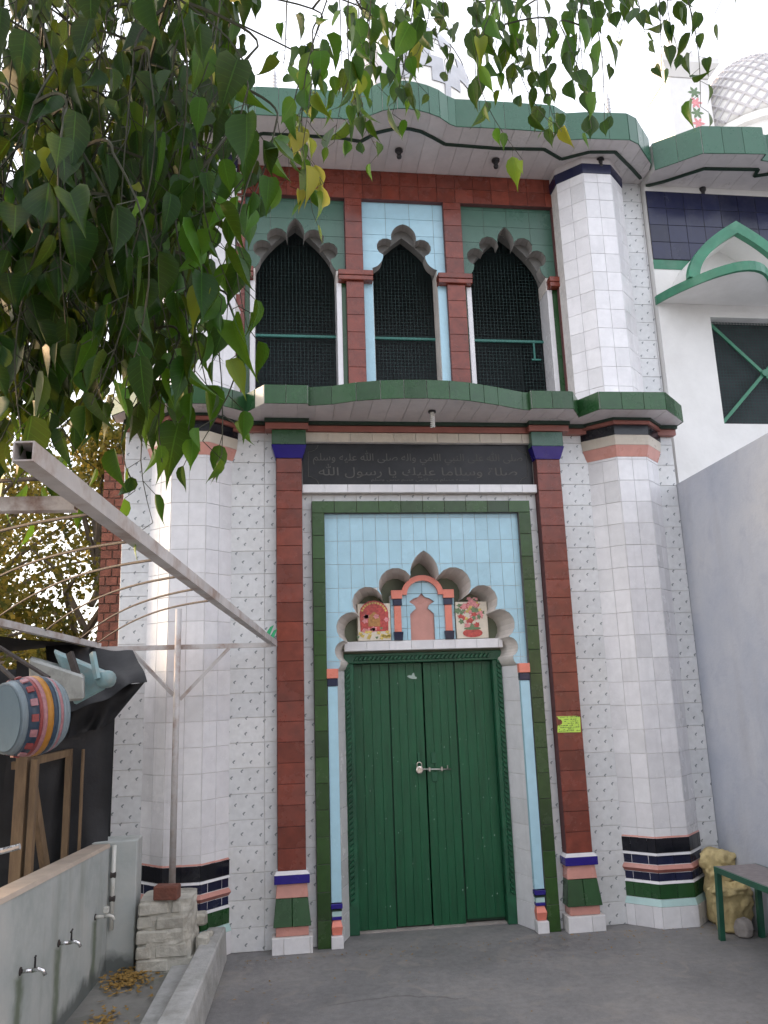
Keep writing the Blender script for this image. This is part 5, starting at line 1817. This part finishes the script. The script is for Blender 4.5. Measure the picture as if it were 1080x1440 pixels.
class LeafBag:
    def __init__(s):
        s.items = []

    def add(s, p, L, rng, tint, yawc=None, droop=0.45):
        yaw = rng.uniform(0, 2 * PI) if yawc is None else yawc + rng.gauss(0, .9)
        W = L * rng.uniform(.38, .56)
        vs, fs = leaf_geo(L, W, rng.uniform(.1, 1.25), rng.gauss(0, .25), rng)
        M = Matrix.Rotation(yaw, 3, 'Z') @ Matrix.Rotation(rng.gauss(0, droop), 3, 'X') @ Matrix.Rotation(rng.gauss(0, droop * .8), 3, 'Y')
        s.items.append((Vector(p), [M @ Vector(v) for v in vs], fs, L, tint))


def tint_mesh(name, vs, fs, tints, mt_):
    me = bpy.data.meshes.new(name)
    me.from_pydata(vs, [], fs)
    ca = me.color_attributes.new('tint', 'FLOAT_COLOR', 'POINT')
    ca.data.foreach_set('color', [c for t in tints for c in ((t, 1, 0, 1) if not isinstance(t, tuple) else (*t, 1))])
    me.polygons.foreach_set('use_smooth', [True] * len(me.polygons))
    me.materials.append(mt_)
    return me


pe = thing('peepal_tree', 'peepal tree at upper left with long-tipped heart-shaped leaves hanging over the yard', 'tree', (-2.9, 0.2, 0))
rng = random.Random(42)
FORK = Vector((-2.7, .35, 3.3))
MB().tube([(-2.9, .2, -.1), (-2.88, .22, .6), (-2.8, .28, 1.6), (-2.72, .32, 2.6), FORK], .34, 14, .20).build('trunk', BARK, pe, smooth=True)


def curve(a, b, sag, n=12, wob=.05):
    a, b = Vector(a), Vector(b)
    ps = []
    for i in range(n + 1):
        t = i / n
        p = a.lerp(b, t)
        p.z += sag * math.sin(t * PI)
        if 0 < i < n:
            p += Vector((rng.gauss(0, wob), rng.gauss(0, wob), rng.gauss(0, wob)))
        ps.append(p)
    return ps


limbs = []
for e, sag, r in (((-1.0, 2.9, 4.4), .4, .05), ((-.2, 2.4, 4.3), .5, .045), ((-1.2, 1.5, 3.7), .5, .05), ((.6, 2.9, 4.9), .5, .04), ((1.8, 3.2, 5.0), .6, .04), ((-2.0, 3.1, 4.2), .5, .05), ((-.6, 1.6, 3.4), .4, .035), ((-1.5, 2.2, 3.2), .3, .035),
                  ((-3.6, 1.6, 4.2), .5, .07), ((-2.2, -1.6, 4.6), .6, .07), ((-.4, -1.0, 4.8), .8, .07), ((-4.0, -.8, 4.5), .6, .07), ((-2.5, .6, 6.0), .0, .10)):
    ps = curve(FORK, e, sag, 14, .03)
    limbs.append(ps)
    MB().tube(ps, r, 8, .010).build('limb', BARK, pe, smooth=True)
allp = [p for l in limbs for p in l[4:]]
bag = LeafBag()
pool = list(allp)
twigs = MB()


def strand(tip, length, L, rng, tint=(.1, .6), gap=.052, lean=None, big=1.0):
    """a hanging twig ending at tip, leaves alternating along it"""
    tip = Vector(tip)
    lean = lean or Vector((rng.gauss(0, .14), rng.gauss(0, .14), 1)).normalized()
    n = max(3, int(length / gap))
    ps = []
    bow = Vector((rng.gauss(0, .05), rng.gauss(0, .05), 0))
    for i in range(n + 1):
        t = i / n
        ps.append(tip + lean * (length * t) + bow * math.sin(t * PI))
    twigs.tube(ps, .0012, 4, .0026, cap=False)
    side = rng.uniform(0, 2 * PI)
    for i in range(n + 1):
        if rng.random() < .10:
            continue
        side += PI + rng.gauss(0, .5)
        l = L * rng.uniform(.55, 1.15) * (0.72 if i == 0 else 1)
        pet = rng.uniform(.03, .055)
        q = ps[i] + Vector((math.cos(side) * pet * .8, math.sin(side) * pet * .8, -pet * .6))
        twigs.tube([ps[i], q], .0011, 3, cap=False)
        t = rng.uniform(*tint)
        if rng.random() < .02:
            t = rng.uniform(.8, 1)
        bag.add(q, l, rng, t, side + PI / 2, .23)
    # stem bending up to the nearest higher twig or limb
    top_ = ps[-1]
    cand = [p for p in pool if p.z > top_.z + .03 and p.z < top_.z + .7]
    near = min(cand or allp, key=lambda p: (p - top_).length)
    c1 = top_ + lean * max(.05, (near.z - top_.z) * .6)
    st_ = []
    for i in range(7):
        q = i / 6
        st_.append(top_ * (1 - q) ** 2 + c1 * (2 * q * (1 - q)) + near * q * q)
    twigs.tube(st_, .0026, 4, .0042, cap=False)
    pool.extend(ps[len(ps) // 2:] + st_[:-1])


def low(u):
    """lowest image row reached by the leaf curtain above image column u"""
    K = ((-900, 700), (-300, 660), (0, 630), (60, 600), (150, 570), (200, 590), (255, 540), (290, 430), (320, 270), (345, 120))
    for (a, b), (c, d) in zip(K, K[1:]):
        if a <= u <= c:
            return b + (d - b) * (u - a) / (c - a)
    return 0


# dense curtain in view: near layers, then the deeper crown
for i in range(285):
    u = rng.uniform(-80, 318)
    v = low(u) - abs(rng.gauss(0, 1)) * 260
    y = rng.uniform(1.45, 2.8)
    if v < -120:
        v = rng.uniform(-100, 200)
    strand(at_y(u, v, y), rng.uniform(.30, .62), rng.uniform(.09, .128), rng, (.0, .38) if u < 225 else (.1, .68))  # darker tints at left: the inner crown's shade put into leaf colour
for i in range(60):
    u = rng.uniform(-80, 290)
    v = min(low(u) - 60, 500) - abs(rng.gauss(0, 1)) * 240
    if v < -60:
        v = rng.uniform(-60, 300)
    strand(at_y(u, v, rng.uniform(2.8, 4.3)), rng.uniform(.4, .8), rng.uniform(.10, .13), rng, (.0, .3), .055)  # low tints carry the shade deep inside the crown
# bottom fringe, tinted lighter to carry the light on the crown's edge
for u, v, y in ((30, 600, 1.9), (70, 625, 1.8), (110, 640, 1.7), (150, 600, 2.0), (190, 690, 2.1), (215, 735, 2.2), (228, 650, 1.7), (265, 640, 1.75), (285, 620, 1.7), (312, 640, 1.8), (312, 420, 1.6), (335, 430, 1.6),
                (348, 460, 1.65), (350, 290, 1.7), (290, 540, 1.7), (255, 600, 1.9), (140, 560, 1.6), (10, 560, 1.7), (90, 700, 2.4), (30, 720, 2.6)):
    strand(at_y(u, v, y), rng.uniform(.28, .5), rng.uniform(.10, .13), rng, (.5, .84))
# sparse strands against the sky and top canopy
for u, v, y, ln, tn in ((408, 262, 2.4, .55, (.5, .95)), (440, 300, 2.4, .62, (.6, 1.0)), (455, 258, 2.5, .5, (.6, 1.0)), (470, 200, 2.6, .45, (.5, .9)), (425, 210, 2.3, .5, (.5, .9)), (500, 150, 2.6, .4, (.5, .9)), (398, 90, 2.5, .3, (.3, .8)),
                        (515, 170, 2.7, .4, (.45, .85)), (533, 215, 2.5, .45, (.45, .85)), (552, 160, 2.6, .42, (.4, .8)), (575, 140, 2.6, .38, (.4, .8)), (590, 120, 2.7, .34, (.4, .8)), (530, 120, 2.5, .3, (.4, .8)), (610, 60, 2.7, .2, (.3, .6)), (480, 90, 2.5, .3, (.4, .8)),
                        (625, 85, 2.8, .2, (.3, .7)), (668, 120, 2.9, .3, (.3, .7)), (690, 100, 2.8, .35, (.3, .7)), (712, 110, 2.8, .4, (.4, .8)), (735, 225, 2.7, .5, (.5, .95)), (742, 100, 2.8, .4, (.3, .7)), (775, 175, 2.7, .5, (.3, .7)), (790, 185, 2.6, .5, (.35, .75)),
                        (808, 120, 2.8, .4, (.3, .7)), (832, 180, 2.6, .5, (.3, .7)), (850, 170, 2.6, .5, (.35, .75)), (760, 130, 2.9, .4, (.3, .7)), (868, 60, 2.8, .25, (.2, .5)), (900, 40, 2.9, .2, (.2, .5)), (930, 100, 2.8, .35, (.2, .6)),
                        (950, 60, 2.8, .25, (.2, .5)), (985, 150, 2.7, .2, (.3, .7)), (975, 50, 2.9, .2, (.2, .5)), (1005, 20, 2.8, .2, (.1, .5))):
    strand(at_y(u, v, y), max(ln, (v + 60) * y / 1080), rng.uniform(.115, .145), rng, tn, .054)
    if u > 500 and u < 870 and rng.random() < .45:
        strand(at_y(u + rng.uniform(-14, 14), v * rng.uniform(.35, .8), y + rng.uniform(.05, .3)), .4, rng.uniform(.11, .14), rng, tn, .05)
# the crown outside the picture: left, overhead and behind the camera
for i in range(190):
    if i < 60:
        p = at_y(rng.uniform(-700, -60), rng.uniform(-300, 640), rng.uniform(1.4, 3.6))
    else:
        a, r = rng.uniform(0, 6.28), math.sqrt(rng.random())
        p = Vector((-1.7 + 3.0 * r * math.cos(a), -.6 + 2.8 * r * math.sin(a), 3.0 + rng.random() * 2.6))
        if p.y > .9 and p.x > -1.4:
            continue
        if (p - CAM).length < 1.2:
            continue
    strand(p, rng.uniform(.35, .7), rng.uniform(.11, .14), rng, (.0, .6), .06)


def in_view(p):
    d = p - CAM
    z = d.dot(FWD)
    if z < .2:
        return 0
    u, v = d.dot(RIGHT) / z * FPX, d.dot(DOWN) / z * FPX
    return 1 / z if abs(u) < 560 and abs(v) < 740 else 0


items = sorted(bag.items, key=lambda it: -(in_view(it[0]) * it[3]))
for p, vs, fs, L, t in items[:300]:
    me = tint_mesh('leaf', vs, fs, leaf_uv(t), LEAF)
    link('leaf', me, p, pe)
V, F, T = [], [], []
for p, vs, fs, L, t in items[300:]:
    n = len(V)
    V += [p + v for v in vs]
    F += [tuple(i + n for i in f) for f in fs]
    T += leaf_uv(t)
c0_ = Vector((-1.5, 1.5, 2.5))
o = link('foliage', tint_mesh('foliage', [v - c0_ for v in V], F, T, LEAF), c0_, pe)
o['kind'] = 'stuff'
tw_o = twigs.build('twigs', TWIG, pe, recalc=False)
tw_o['kind'] = 'stuff'


def far_tree(name, label, x, y, h, cr, n, ls, seed, trunk_r=.16, lean=0.0, base=.35, tint=(.1, .9), clumps=26, grp='trees behind the stall'):
    r = random.Random(seed)
    t = thing(name, label, 'tree', (x, y, 0), grp)
    topp = Vector((x + lean, y, h * .75))
    MB().tube([(x, y, -.1), (x + lean * .3 + r.gauss(0, .08), y, h * .25), (x + lean * .7 + r.gauss(0, .1), y, h * .5), topp], trunk_r, 10, trunk_r * .35).build('trunk', BARK, t, smooth=True)
    cs = []
    lm = MB()
    for i in range(clumps):
        a = r.uniform(0, 6.28)
        q = r.random() ** .5
        zz = r.uniform(base, 1.0)
        rr = cr * math.sin(max(.15, (zz - base) / (1 - base)) * PI * .85 + .25)
        c = Vector((x + lean * zz + q * rr * math.cos(a), y + q * rr * math.sin(a), h * zz))
        cs.append((c, r.uniform(.22, .48) * cr * .75))
        s0 = Vector((x + lean * min(.75, zz * .75), y, h * min(.72, max(.2, zz * .7))))
        md = s0.lerp(c, .55) + Vector((r.gauss(0, .15), r.gauss(0, .15), .2))
        lm.tube([s0, md, c], trunk_r * .35, 5, .01)
    lm.build('branches', BARK, t)
    V, F, T = [], [], []
    for i in range(n):
        c, R_ = r.choice(cs)
        d = Vector((r.gauss(0, 1), r.gauss(0, 1), r.gauss(0, .8)))
        p = c + d.normalized() * R_ * (r.random() ** .45)
        L = ls * r.uniform(.6, 1.3)
        a = Vector((r.gauss(0, 1), r.gauss(0, 1), r.gauss(0, 1) - .5)).normalized() * L
        b = a.cross(Vector((r.gauss(0, 1), r.gauss(0, 1), r.gauss(0, 1)))).normalized() * L * .42
        k = len(V)
        V += [p, p + a * .5 + b, p + a, p + a * .5 - b]
        F.append((k, k + 1, k + 2, k + 3))
        tv = r.uniform(*tint)
        T += [tv] * 4
    cc = Vector((x, y, h * base))
    link('crown', tint_mesh('crown', [v - cc for v in V], F, T, LEAF2), cc, t)
    return t


far_tree('background_tree', 'thin backlit tree with leaning trunk seen just left of the brick wall', -3.1, 11.5, 5.4, 2.1, 16000, .075, 1, .15, .9, .2, (.5, 1.0), 40)
far_tree('background_tree', 'golden backlit tree farther left behind the stall', -5.2, 13.5, 6.0, 2.8, 18000, .085, 2, .18, .3, .16, (.55, 1.0), 46)  # high tint range adds the sunset gold as leaf colour
far_tree('background_tree', 'low bushy tree directly behind the stall roof', -3.6, 9.3, 3.6, 1.7, 10000, .065, 3, .10, -.2, .12, (.4, 1.0), 32)
far_tree('background_tree', 'tall dark tree showing through gaps in the hanging leaves', -6.8, 11.0, 8.5, 3.0, 8000, .12, 4, .22, .3, .3, (.0, .6))
# trees across the yard, behind the camera: they darken what the glazed tiles mirror
for i, (x, y, h, cr) in enumerate(((-5.5, -7.5, 6.5, 3.0), (-1.0, -10.0, 6.0, 3.0), (3.2, -11.5, 5.0, 2.8), (7.5, -9.0, 5.5, 2.8))):
    far_tree('yard_tree', ('broad tree behind the viewer at far left of the yard', 'broad tree directly behind the viewer', 'lower round tree behind the viewer to the right', 'broad tree behind the viewer at far right')[i], x, y, h, cr, 5000, .16, 30 + i, .2, 0, .2, (.0, .6), 24, 'trees across the yard')
